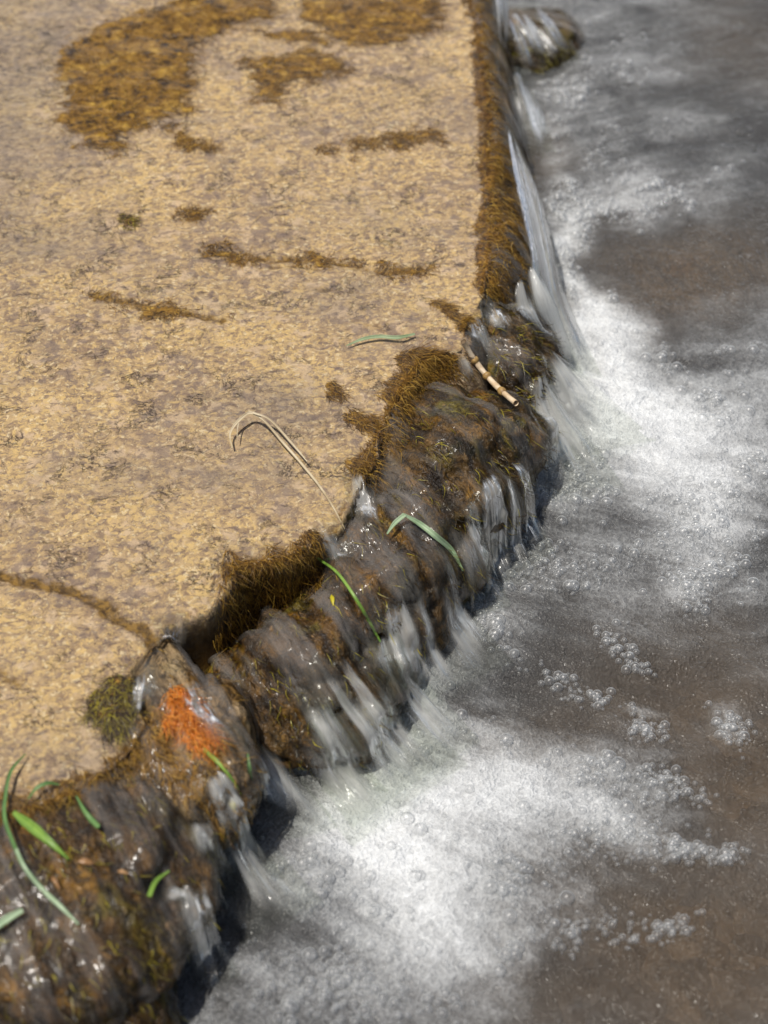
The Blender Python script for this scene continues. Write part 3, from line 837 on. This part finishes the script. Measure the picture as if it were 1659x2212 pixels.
fall([(738, 1020, .004), (748, 1080, -.004), (768, 1150, -.02), (800, 1200, -.035)], [(804, 1014, .004), (814, 1085, -.004), (822, 1150, -.02), (856, 1200, -.035)], 'short grey fall at the end of the straw', body=.50)
fall([(672, 1130, .004), (686, 1180, -.004), (716, 1240, -.03)], [(742, 1120, .004), (762, 1190, -.004), (780, 1250, -.03)], 'grey slide of water above the slender green stalk', body=.40)
fall([(330, 1336, .004), (338, 1375, -.004), (350, 1430, -.03)], [(410, 1326, .004), (406, 1370, -.008), (398, 1430, -.035)], 'dark glossy spill at the end of the crack', body=.16, tip=.15, thick=.007)
fall([(274, 1450, .004), (278, 1500, -.004), (282, 1550, -.02), (290, 1610, -.04)], [(334, 1420, .004), (342, 1480, -.006), (340, 1540, -.02), (334, 1610, -.04)], 'glossy spill left of the orange tuft', body=.28, tip=.15, thick=.006)
fall([(370, 1490, -.01), (400, 1560, -.01), (450, 1640, -.02), (490, 1700, -.03)], [(430, 1480, -.01), (470, 1550, -.01), (530, 1630, -.03), (570, 1690, -.05)], 'thin water running over the orange tuft', mat=M_veil, body=.42, tip=.2, tail=.4, drape=.007)
fall([(560, 1560, -.04), (610, 1640, -.06), (680, 1730, -.088), (760, 1830, -.093)], [(800, 1350, -.04), (850, 1450, -.065), (920, 1550, -.088), (1010, 1650, -.093)], 'broad skirt of white strands running off the dark rock', body=.60, tip=.6, tail=.40, nu=100, foldk=70, side=.12, drape=.005)
fall([(790, 1350, -.04), (810, 1440, -.065), (850, 1560, -.09)], [(960, 1210, -.05), (1020, 1320, -.075), (1110, 1430, -.092)], 'skirt of grey water below the bent grass blade', body=.56, tip=.6, tail=.40, nu=80, foldk=70, side=.14, drape=.005)
fall([(1000, 1130, -.05), (1010, 1210, -.075), (1040, 1300, -.091)], [(1110, 1010, -.05), (1150, 1090, -.08), (1200, 1190, -.093)], 'grey splash at the foot of the mossy boulder', body=.40, tip=.6, tail=.4, nu=60, foldk=120, side=.2)
fall([(640, 1600, -.06), (690, 1690, -.080), (760, 1790, -.092)], [(880, 1420, -.06), (960, 1510, -.080), (1040, 1600, -.092)], 'low splash of white strands along the foot of the dark rock', body=.55, tip=.5, tail=.5, nu=90, foldk=120, side=.15)
fall([(440, 1850, -.055), (470, 1950, -.080), (520, 2040, -.092)], [(560, 1780, -.06), (620, 1860, -.080), (700, 1950, -.092)], 'low splash at the foot of the pale rock', body=.42, tip=.5, tail=.5, nu=60, foldk=120, side=.2)
fall([(640, 1500, -.03), (650, 1570, -.055), (672, 1650, -.085), (700, 1720, -.098)], [(700, 1490, -.03), (745, 1570, -.06), (790, 1650, -.085), (840, 1710, -.098)], 'bright white strands running off the dark rock', body=.62, tip=.18)
fall([(800, 1370, -.04), (795, 1440, -.06), (810, 1530, -.09)], [(860, 1360, -.04), (890, 1440, -.065), (920, 1530, -.09)], 'white strands at the tip of the slender stalk', body=.55, tip=.25)
fall([(440, 1700, -.02), (450, 1760, -.045), (470, 1840, -.08), (500, 1910, -.098)], [(484, 1690, -.02), (530, 1760, -.05), (570, 1830, -.08), (620, 1900, -.098)], 'white strands falling off the pale rock', body=.70, tip=.12, side=.25)
fall([(412, 1782, -.03), (420, 1850, -.06), (440, 1940, -.098)], [(454, 1766, -.03), (490, 1850, -.06), (530, 1940, -.098)], 'lower white strands beside the pale rock', body=.60, tip=.12, side=.3)
fall([(335, 1920, -.01), (362, 1965, -.03), (400, 2040, -.09)], [(362, 1900, -.01), (412, 1950, -.04), (445, 2030, -.09)], 'bright streak of water on the near rock by a grass tip', body=.62, tip=.12, side=.3)
fall([(500, 1620, -.045), (560, 1730, -.075), (620, 1820, -.098)], [(590, 1560, -.045), (650, 1680, -.075), (740, 1790, -.098)], 'thin white run between the rocks', body=.5, tip=.3, nu=50)
fall([(940, 1190, -.05), (970, 1260, -.08), (1000, 1350, -.098)], [(1020, 1130, -.05), (1060, 1220, -.08), (1110, 1310, -.098)], 'thin white run at the foot of the mossy boulder', body=.48, tip=.3)
fall([(390, 1960, -.05), (400, 2060, -.085), (420, 2150, -.098)], [(440, 1930, -.06), (480, 2020, -.09), (520, 2110, -.098)], 'grey run at the foot of the near rock', body=.36, tip=.3)
fall([(1084, 40, -.055), (1100, 100, -.065), (1120, 170, -.09)], [(1150, 0, -.055), (1210, 60, -.072), (1255, 130, -.092)], 'grey water sliding over the far rock', body=.42, tip=.3, tail=.4, nu=50, foldk=110, side=.25, drape=.004)
fall([(1085, 160, -.05), (1095, 260, -.075), (1120, 350, -.098)], [(1130, 150, -.07), (1170, 240, -.09), (1200, 330, -.1)], 'grey curtain of water below the far rock', body=.45, tip=.2)

def veil(b, scale, body, label, seed):
    """running water on a rock: a skin a few millimetres off the stone, flowing downhill"""
    V, N = b['V'], b['N']
    P = V + N * scale
    d = flowdir(P[:, 0], P[:, 1])
    v = (P * d).sum(1); s = P[:, 0] * -d[:, 1] + P[:, 1] * d[:, 0]
    big = sst(.34, .64, fbm(s * 70, v * 8, P[:, 2] * 16, s=seed, o=3))
    fade = big * sst(ZP - .005, ZP + .01, P[:, 2]) * sst(-.1, .35, N[:, 2])
    fade = fade * (1 - sst(.15, .5, b['dry'])) if 'dry' in b else fade
    v_, f_, a_ = cull(P, b['F'], (P[:, 2] > ZP - .005) & (N[:, 2] > -.15) & (fade > .001 if b is not apron else (T > .02) & (T < .999) & (fade > .001)), {'u': s, 'v': v - P[:, 2], 'fade': fade, 'body': np.full(len(P), body), 'seed': np.full(len(P), float(seed))})
    tag(mesh_obj('running_water', v_, f_, M_veil, attrs=a_), label, kind='structure')
for k, (key, body) in enumerate((('right', .42), ('notch', .6), ('mid', .6), ('low', .62), ('orange', .45), ('near', .42), ('corner', .38), ('far', .75))):
    veil(B[key], .0035, body, 'thin water running over the rock', 300 + k)

veil(apron, .004, .58, 'thin water running down the broken face', 331)

# ------------------------------------------------------------------ water: the pool, its foam and bubbles
px_ = np.concatenate([-3 + np.arange(0, 2.6, .2), np.arange(-.36, .62, .0022), .62 + np.cumsum(np.geomspace(.004, .5, 20))])
py_ = np.concatenate([-3 + np.arange(0, 2.35, .2), np.arange(-.62, .98, .0026), .98 + np.cumsum(np.geomspace(.004, .8, 20))])
x, y = [a.ravel() for a in np.meshgrid(px_, py_)]
def to_px(x, y, z):
    q = np.stack([x, y, np.full_like(x, z)], 1) - cam_loc
    d = q @ fwd
    return W / 2 + Fpx * q[:, 0] / d, H / 2 - Fpx * (q @ upv) / d

foam_blobs = [  # where foam lies on the pool: centre, half sizes, turn (degrees), strength
    (1450, 940, 230, 190, 20, 1.0), (1300, 800, 110, 110, 30, .85), (1260, 640, 85, 110, 10, .85), (1215, 470, 70, 130, 15, .85), (1330, 405, 190, 60, -12, .75),
    (1440, 330, 120, 40, -20, .45), (1570, 1100, 150, 190, 0, .75), (1500, 1270, 60, 70, 30, .6), (1600, 800, 120, 160, 0, .5), (1560, 640, 120, 60, 0, .3),
    (860, 1830, 210, 190, 10, 1.05), (1080, 1740, 320, 130, 5, .9), (1330, 1790, 190, 70, 10, .75), (1370, 1690, 110, 40, 15, .45), (790, 1600, 130, 120, -30, .8), (900, 1490, 110, 110, 20, .7),
    (700, 1540, 60, 90, -20, .6), (900, 2040, 260, 170, 20, .75), (1150, 1930, 220, 110, 10, .5), (570, 1830, 90, 110, -20, .5), (570, 2120, 220, 150, 0, .42), (800, 2200, 300, 100, 0, .45),
    (1250, 60, 120, 100, 20, .42), (1390, 150, 150, 90, 0, .25), (1140, 1210, 160, 110, 25, .62), (1290, 1350, 90, 40, 35, .5), (1260, 1480, 160, 45, 22, .5), (1400, 1570, 60, 28, 15, .65),
    (1585, 1560, 60, 60, 40, .6), (1450, 1690, 70, 35, 30, .6), (1480, 1830, 70, 40, 10, .45), (1190, 240, 70, 110, 10, .5), (1500, 380, 170, 60, 0, .4), (1080, 1330, 110, 80, 25, .5),
    (1200, 1060, 120, 80, 20, .5), (1560, 1840, 60, 30, -10, .35), (1350, 2010, 160, 50, -8, .35), (1000, 1420, 150, 60, 25, .4), (1250, 180, 60, 60, 0, .3), (1560, 170, 120, 60, -20, .2),
    (1235, 560, 40, 120, -15, .9), (1265, 740, 60, 90, -25, .95), (1300, 880, 110, 70, 30, 1.0), (1230, 1000, 60, 80, -30, .8), (760, 1760, 110, 80, -40, .85), (950, 1590, 70, 50, 30, .55), (640, 1880, 70, 60, -40, .6), (1220, 970, 70, 60, 20, .85), (1030, 1290, 60, 50, 20, .5), (920, 1450, 60, 50, 20, .6), (1110, 1130, 50, 60, 10, .55), (1400, 60, 100, 60, 20, .3), (1480, 250, 150, 50, 15, .4), (1190, 330, 50, 60, 0, .5)]
qx, qy = to_px(x, y, ZP)
foam = np.full(x.shape, .03)
n1 = fbm(x * 12, y * 12, s=401, o=4) - .5; n2 = fbm(x * 12 + 50, y * 12, s=405, o=4) - .5
for (cx, cy, rx, ry, rot, k) in foam_blobs:
    a = R(rot); ca, sa = math.cos(a), math.sin(a)
    dx, dy = qx + n1 * 170 - cx, qy + n2 * 170 - cy
    u, v = (dx * ca + dy * sa) / rx, (-dx * sa + dy * ca) / ry
    g = .93 * k ** 1.5 * np.exp(-(u * u + v * v) * 1.35)
    foam = 1 - (1 - foam) * (1 - np.clip(g, 0, .98))
for (cx, cy, rx, ry, rot, k) in [(1250, 1230, 130, 70, 25, .8), (1180, 1480, 190, 90, 20, .75), (1420, 1430, 200, 110, 15, .9), (560, 2060, 130, 160, 30, .6), (1480, 270, 200, 90, -10, .65), (1440, 560, 190, 80, 5, .85), (1150, 330, 60, 50, 0, .6),
                                 (1560, 1680, 160, 60, 20, .8), (1560, 2000, 260, 260, 0, .95), (1330, 2080, 180, 110, -10, .6), (1600, 720, 80, 70, 0, .5), (1060, 1090, 60, 60, 0, .5), (1480, 730, 110, 50, 20, .45), (870, 2190, 130, 40, 0, .35), (1300, 2200, 200, 80, 0, .7)]:
    a = R(rot); ca, sa = math.cos(a), math.sin(a)
    dx, dy = qx + n1 * 170 - cx, qy + n2 * 170 - cy
    u, v = (dx * ca + dy * sa) / rx, (-dx * sa + dy * ca) / ry
    foam = foam * (1 - k * np.exp(-(u * u + v * v)))
brown = np.zeros(x.shape)
for (cx, cy, rx, ry, k) in [(1480, 600, 230, 110, .9), (1500, 2050, 350, 250, 1.0), (1500, 1500, 280, 160, .8), (1300, 2150, 250, 150, .7), (1620, 80, 150, 120, .5), (1230, 1600, 200, 80, .5), (1150, 340, 60, 60, .8), (1600, 1700, 150, 200, .9)]:
    u, v = (qx + n2 * 120 - cx) / rx, (qy + n1 * 120 - cy) / ry
    brown = np.maximum(brown, k * np.exp(-(u * u + v * v)))
inimg = (qx > -200) & (qx < 1900) & (qy > -300) & (qy < 2500)
foam = np.where(inimg, foam, .2)
foam = np.maximum(foam, .22 * (1 - np.clip(brown * 1.2, 0, 1)) * sst(.28, .7, fbm(x * 14, y * 18, s=431, o=4)) + .07)
footd = dist_poly(x, y, Fo); near = .25 + .7 * np.exp(-(footd / .20) ** 2)
sp = smooth_line(np.hstack([at(*zip(*[(1075, -400), (1150, 400), (1180, 700), (1000, 1200), (650, 1600), (430, 1950), (200, 2500)]), ZP)[:, :2], np.zeros((7, 1))]), 9)[:, :2]
sa_ = np.concatenate([[0], np.cumsum(np.linalg.norm(np.diff(sp, axis=0), axis=1))])
num = np.zeros(x.shape); den = np.zeros(x.shape)
for q_, a_q in zip(sp, sa_):
    w_ = 1 / (((x - q_[0]) ** 2 + (y - q_[1]) ** 2) + .0012) ** 2
    num += w_ * a_q; den += w_
arc = num / den
foam = foam * (1 - .45 * np.exp(-(footd / .04) ** 2) * (1 - sst(-.22, -.12, y)))
foam = np.maximum(foam, .62 * np.exp(-(footd / .028) ** 2) * sst(.3, .65, fbm(arc * 60, footd * 14, s=441, o=3)) * sst(-.36, -.24, y) * sst(.55, .40, y))
clear = np.clip(brown * 1.0 - foam * .8 + .15, 0, 1)
z = ZP + (fbm(x * 11, y * 13, s=411, o=3) - .5) * .012 + (fbm(x * 38, y * 42, s=415, o=3) - .5) * .005 * (.5 + foam) + foam * .006 + (fbm(x * 130, y * 130, s=419, o=2) - .5) * .0022 * sst(.2, .7, foam)
z = z + .007 * np.exp(-(footd / .02) ** 2) * fbm(arc * 90, footd * 20, s=443, o=3) + (fbm(arc * 34, footd * 9, s=445, o=3) - .5) * .007 * np.exp(-(footd / .2) ** 2)
keep = ~(bil(Zg, x, y) > z + .02)
v_, f_, a_ = cull(np.stack([x, y, z], 1), grid_faces(len(px_), len(py_)), keep, {'foam': foam, 'brown': brown, 'clear': clear, 'near': near, 'arc': arc, 'out': footd})
tag(mesh_obj('water', v_, f_, M_pool, attrs=a_), 'churning grey pool with white foam below the slab', kind='structure')

# bubbles floating on the foam
def bubbles(n, pts=None):
    ok = np.where(inimg & keep & (qx < 1700) & (qy < 2260) & (qy > -30) & (y < .9) & (x > -.36) & (x < .62))[0]
    cl = sst(.45, .68, fbm(x[ok] * 30, y[ok] * 30, s=421, o=2))
    w = sst(.20, .45, foam[ok]) * (1 - .92 * sst(.5, .8, foam[ok])) * (.08 + cl)
    i = rng.choice(ok, n, p=w / w.sum())
    r = np.clip(rng.lognormal(math.log(.0021), .5, n), .0009, .0065)
    cz = z[i]
    bxy = np.stack([x[i] + rng.normal(0, .002, n), y[i] + rng.normal(0, .002, n)], 1)
    if pts is not None:
        bxy = at(*zip(*pts), ZP + .004)[:, :2]
        ix_ = np.clip(np.searchsorted(px_, bxy[:, 0]), 0, len(px_) - 1); iy_ = np.clip(np.searchsorted(py_, bxy[:, 1]), 0, len(py_) - 1)
        cz = z[iy_ * len(px_) + ix_]
        r = np.clip(rng.lognormal(math.log(.0023), .40, n), .0011, .0048)
    seg, ring = 12, 4
    th = np.linspace(0, 2 * math.pi, seg, endpoint=False); ph = np.linspace(0.05, math.pi / 2 + .15, ring + 1)
    S = np.stack([np.outer(np.sin(ph), np.cos(th)), np.outer(np.sin(ph), np.sin(th)), np.repeat(np.cos(ph)[:, None], seg, 1)], -1).reshape(-1, 3)
    c = np.column_stack([bxy, cz])
    V = (c[:, None, :] + S[None] * r[:, None, None]).reshape(-1, 3)
    q = np.array([[a * seg + b, (a + 1) * seg + b, (a + 1) * seg + (b + 1) % seg, a * seg + (b + 1) % seg] for a in range(ring) for b in range(seg)])
    F = ((np.arange(n) * len(S))[:, None, None] + q[None]).reshape(-1, 4)
    o = mesh_obj('foam_bubbles', V, F, M_bub)
    tag(o, 'small clear bubbles crowding on the foam of the pool' if pts is None else 'rafts of larger bubbles drifting off the foam', 'foam', kind='stuff')
bubbles(4200)

clus = []
for (cx, cy, rx, ry, rot, m) in [(1400, 1572, 55, 20, 10, 60), (1590, 1570, 50, 28, 50, 70), (1450, 1690, 75, 30, 25, 90), (1480, 1835, 75, 25, 5, 80), (1340, 1400, 70, 22, 35, 60), (1500, 1275, 30, 60, -20, 70), (1560, 1850, 50, 16, -10, 30),
                                 (1420, 2010, 90, 30, -12, 50), (1320, 1800, 160, 60, 5, 160), (1300, 1690, 110, 40, 15, 90), (1290, 470, 130, 40, -14, 130), (1230, 1480, 120, 30, 22, 70), (1180, 1210, 120, 50, 20, 120), (660, 2110, 160, 80, 10, 150), (1250, 2010, 110, 40, -10, 70), (1480, 1120, 70, 80, 0, 120)]:
    a = R(rot)
    for _ in range(m):
        g1, g2 = random.gauss(0, .55) * rx, random.gauss(0, .55) * ry
        clus.append((cx + g1 * math.cos(a) - g2 * math.sin(a), cy + g1 * math.sin(a) + g2 * math.cos(a)))
bubbles(len(clus), clus)

# ------------------------------------------------------------------ grass blades, straw, cane, leaf bits
M_green = mat_blade('fresh_grass', (.16, .30, .045), (.26, .42, .07))
M_pale = mat_blade('pale_grass', (.28, .40, .22), (.42, .54, .34))
M_dark = mat_blade('wet_grass', (.10, .21, .06), (.16, .30, .09))
M_straw = mat_blade('dry_straw', (.42, .33, .20), (.60, .50, .33), .2)

def ribbon(pts, widths, keel=.25, n=14, zoff=None):
    """a blade as a creased ribbon with a real thickness; pts are photo pixels, lifts in metres"""
    P = np.array([hit(p[0], p[1]) for p in pts])
    P[:, 2] = np.maximum(P[:, 2], ZP)
    # keep the line taut: smooth heights along the blade, never under the stone
    lifts = np.array([p[2] for p in pts]); P[:, 2] += lifts
    C = smooth_line(P, 8); m = len(C)
    s = np.linspace(0, 1, m)
    wd = np.interp(s, np.linspace(0, 1, len(widths)), widths) * .78
    Tn = np.gradient(C, axis=0); Tn /= np.linalg.norm(Tn, axis=1)[:, None]
    vdir = cam_loc[None] * .0 + np.array([0, -.45, .9])
    S = np.cross(Tn, vdir); S /= np.linalg.norm(S, axis=1)[:, None] + 1e-9
    Nn = np.cross(S, Tn)
    us = np.array([0, .25, .5, .75, 1])
    top = C[:, None, :] + S[:, None, :] * ((us - .5)[None, :, None] * wd[:, None, None]) - Nn[:, None, :] * (keel * wd[:, None] * (1 - np.abs(us - .5) * 2)[None, :])[:, :, None]
    bot = top - Nn[:, None, :] * .0003
    V = np.vstack([top.reshape(-1, 3), bot.reshape(-1, 3)])
    F1 = grid_faces(5, m); F2 = F1[:, ::-1] + 5 * m
    i = np.arange(m - 1)
    e = []
    for c in (0, 4):
        e.append(np.stack([i * 5 + c, (i + 1) * 5 + c, (i + 1) * 5 + c + 5 * m, i * 5 + c + 5 * m], 1))
    F = np.vstack([F1, F2] + e)
    return V, F, np.tile(us, 2 * m)

GRASS = 'loose grass blades caught on the stone'
def blade(pts, widths, mat, label, keel=.25):
    V, F, u = ribbon(pts, widths, keel)
    return tag(mesh_obj('grass_blade', V, F, mat, attrs={'u': u}), label, 'grass blade', GRASS)

mm = .001
blade([(748, 753, .004), (785, 741, .006), (820, 736, .006), (858, 738, .006), (896, 729, .005)], [1 * mm, 4.2 * mm, 4.5 * mm, 5 * mm, 2.6 * mm], M_pale, 'short pale grass blade floating flat on the slab above the notch')
blade([(655, 1191, .006), (690, 1222, .010), (730, 1258, .014), (770, 1312, .012), (800, 1360, .010), (822, 1398, .008)], [1.6 * mm, 2.6 * mm, 3.2 * mm, 3.6 * mm, 3.6 * mm, 2 * mm], M_green, 'slender green grass stalk hanging from the lip over the dark gap')
blade([(836, 1168, .010), (852, 1148, .012), (874, 1132, .014)], [1.5 * mm, 5 * mm, 5 * mm], M_pale, 'short upright half of a bent pale blade on the brown rock')
blade([(872, 1132, .014), (905, 1148, .012), (940, 1172, .010), (975, 1200, .008), (1000, 1240, .005)], [3 * mm, 6 * mm, 7 * mm, 6 * mm, 2 * mm], M_pale, 'broad pale grass blade trailing down from the bend')
blade([(58, 1636, .006), (28, 1680, .010), (17, 1740, .012), (18, 1790, .014), (40, 1850, .014)], [1 * mm, 3.5 * mm, 4 * mm, 4 * mm, 4 * mm], M_dark, 'arched upper half of the long grass blade at the near edge')
blade([(38, 1845, .014), (60, 1890, .012), (95, 1932, .010), (135, 1970, .010), (173, 2006, .008)], [4 * mm, 4 * mm, 4.4 * mm, 4.4 * mm, 1.6 * mm], M_pale, 'pale wet lower half of the long grass blade on the near rock')
blade([(64, 1737, .008), (84, 1717, .011), (108, 1706, .011), (132, 1705, .008)], [1.2 * mm, 3.6 * mm, 4 * mm, 2 * mm], M_dark, 'small curved green blade arching over the near moss')
blade([(168, 1730, .008), (185, 1762, .010), (200, 1782, .010), (217, 1799, .010)], [1.6 * mm, 4 * mm, 5.5 * mm, 4.5 * mm], M_dark, 'short straight dark green blade below the curved one')
blade([(33, 1767, .010), (60, 1792, .014), (85, 1812, .014), (120, 1840, .012), (152, 1866, .008)], [4 * mm, 9.5 * mm, 10 * mm, 6 * mm, 1.4 * mm], M_green, 'widest bright green blade lying over the near rock')
blade([(-15, 2024, .010), (20, 2000, .012), (54, 1978, .010)], [5 * mm, 7.5 * mm, 4.5 * mm], M_pale, 'cut pale blade reaching in from the near left')
blade([(440, 1626, .006), (470, 1655, .008), (500, 1688, .006), (522, 1722, .004)], [3.5 * mm, 4 * mm, 2.5 * mm, 1 * mm], M_green, 'bright green blade on the pale rock below the orange tuft')
blade([(536, 1636, .006), (541, 1680, .008), (545, 1725, .010)], [2 * mm, 4.5 * mm, 5 * mm], M_dark, 'short blunt green blade hanging over the white run')
blade([(325, 1945, .008), (340, 1915, .010), (368, 1888, .006)], [4.5 * mm, 4.5 * mm, 1.5 * mm], M_green, 'small bright green tip by the bright streak on the near rock')

# dry straw: one folded stalk with a frayed second strand and a short stub
sv, sf, su = [], [], []
off = 0
for pts, wds in (([(503, 976, 0.0060), (498, 955, 0.0084), (505, 940, 0.0108), (525, 922, 0.0132), (545, 914, 0.0144), (575, 932, 0.0132), (612, 972, 0.0108), (650, 1012, 0.0084), (690, 1060, 0.0072), (720, 1105, 0.0060), (745, 1150, 0.0050)],
                  [2 * mm, 2.2 * mm, 3 * mm, 4 * mm, 3.5 * mm, 3 * mm, 3 * mm, 3 * mm, 2.8 * mm, 2.4 * mm, 1.2 * mm]),
                 ([(548, 915, 0.0156), (585, 930, 0.0150), (630, 975, 0.0126), (664, 1012, 0.0102)], [2.4 * mm, 2.8 * mm, 2.8 * mm, 1.2 * mm]),
                 ([(517, 930, 0.0120), (514, 945, 0.0096), (513, 965, 0.0072)], [1.4 * mm, 1.4 * mm, .8 * mm])):
    V, F, u = ribbon(pts, wds, .3)
    sv.append(V); sf.append(F + off); su.append(u); off += len(V)
tag(mesh_obj('dry_straw', np.vstack(sv), np.vstack(sf), M_straw, attrs={'u': np.concatenate(su)}), 'bleached folded straw stalk lying across the slab to its edge', 'straw')

def tube(C, rad, seg=12):
    m = len(C)
    Tn = np.gradient(C, axis=0); Tn /= np.linalg.norm(Tn, axis=1)[:, None]
    S = np.cross(Tn, [0, 0, 1.0]); S /= np.linalg.norm(S, axis=1)[:, None]
    U = np.cross(S, Tn)
    th = np.linspace(0, 2 * math.pi, seg, endpoint=False)
    V = C[:, None, :] + rad[:, None, None] * (np.cos(th)[None, :, None] * S[:, None, :] + np.sin(th)[None, :, None] * U[:, None, :])
    i = np.arange(m * seg).reshape(m, seg); j = np.roll(i, -1, 1)
    F = np.stack([i[:-1], j[:-1], j[1:], i[1:]], -1).reshape(-1, 4)
    return V.reshape(-1, 3), F

M_cane = mat_plain('bleached_cane', (.55, .40, .24), (.74, .60, .42), 90)
M_node = mat_plain('cane_joint', (.26, .15, .05), (.42, .27, .09), 150)
cl = smooth_line([hit(1000, 752, .010), hit(1022, 795, .012), hit(1048, 830, .014), hit(1078, 862, .014), hit(1112, 893, .014)], 14)
# straighten: the cane is stiff
t_ = np.linspace(0, 1, len(cl))
for k in range(3):
    cf = np.polyfit(t_, cl[:, k], 2); cl[:, k] = np.polyval(cf, t_)
root = empty('cane_stick', cl[-1]); tag(root, 'thin jointed pale cane stick slanting over the mossy boulder', 'stick')
rad = np.full(len(cl), .0030) * (1 - .12 * np.abs(np.sin(t_ * 9)))
V, F = tube(cl, rad); mesh_obj('stem', V, F, M_cane, root)
for a in (.28, .52, .80):
    k = int(a * (len(cl) - 1)); seg = cl[max(0, k - 2):k + 3]
    seg = smooth_line(seg, 3)
    rr = .0032 + .0011 * np.sin(np.linspace(0, math.pi, len(seg)))
    V, F = tube(seg, rr); mesh_obj('joint', V, F, M_node, root)

def leaf_bit(px, py, a, L, w, mat, label, lift=.004):
    dx, dy = math.cos(R(a)) * L, math.sin(R(a)) * L
    V, F, u = ribbon([(px - dx, py - dy, lift), (px, py, lift + .002), (px + dx, py + dy, lift)], [.001, w, w * .9, .001], .15)
    tag(mesh_obj('leaf_scrap', V, F, mat, attrs={'u': u}), label, 'leaf scrap', 'leaf scraps on the wet rocks')
M_yel = mat_blade('yellow_leaf', (.55, .46, .02), (.70, .62, .04))
M_brn = mat_blade('tan_leaf', (.38, .20, .08), (.52, .32, .15))
leaf_bit(718, 1302, 80, 12, .005, M_yel, 'tiny yellow leaf scrap beside the slender stalk')
leaf_bit(503, 1746, 60, 14, .006, M_yel, 'yellow leaf scrap above the white strands')
leaf_bit(188, 1868, 10, 18, .006, M_brn, 'orange tan leaf scrap at the tip of the widest blade')
leaf_bit(122, 1912, 55, 16, .004, M_brn, 'reddish leaf scrap beside the long pale blade')
leaf_bit(267, 1890, 15, 12, .004, M_brn, 'small tan leaf scrap in the middle of the near rock')
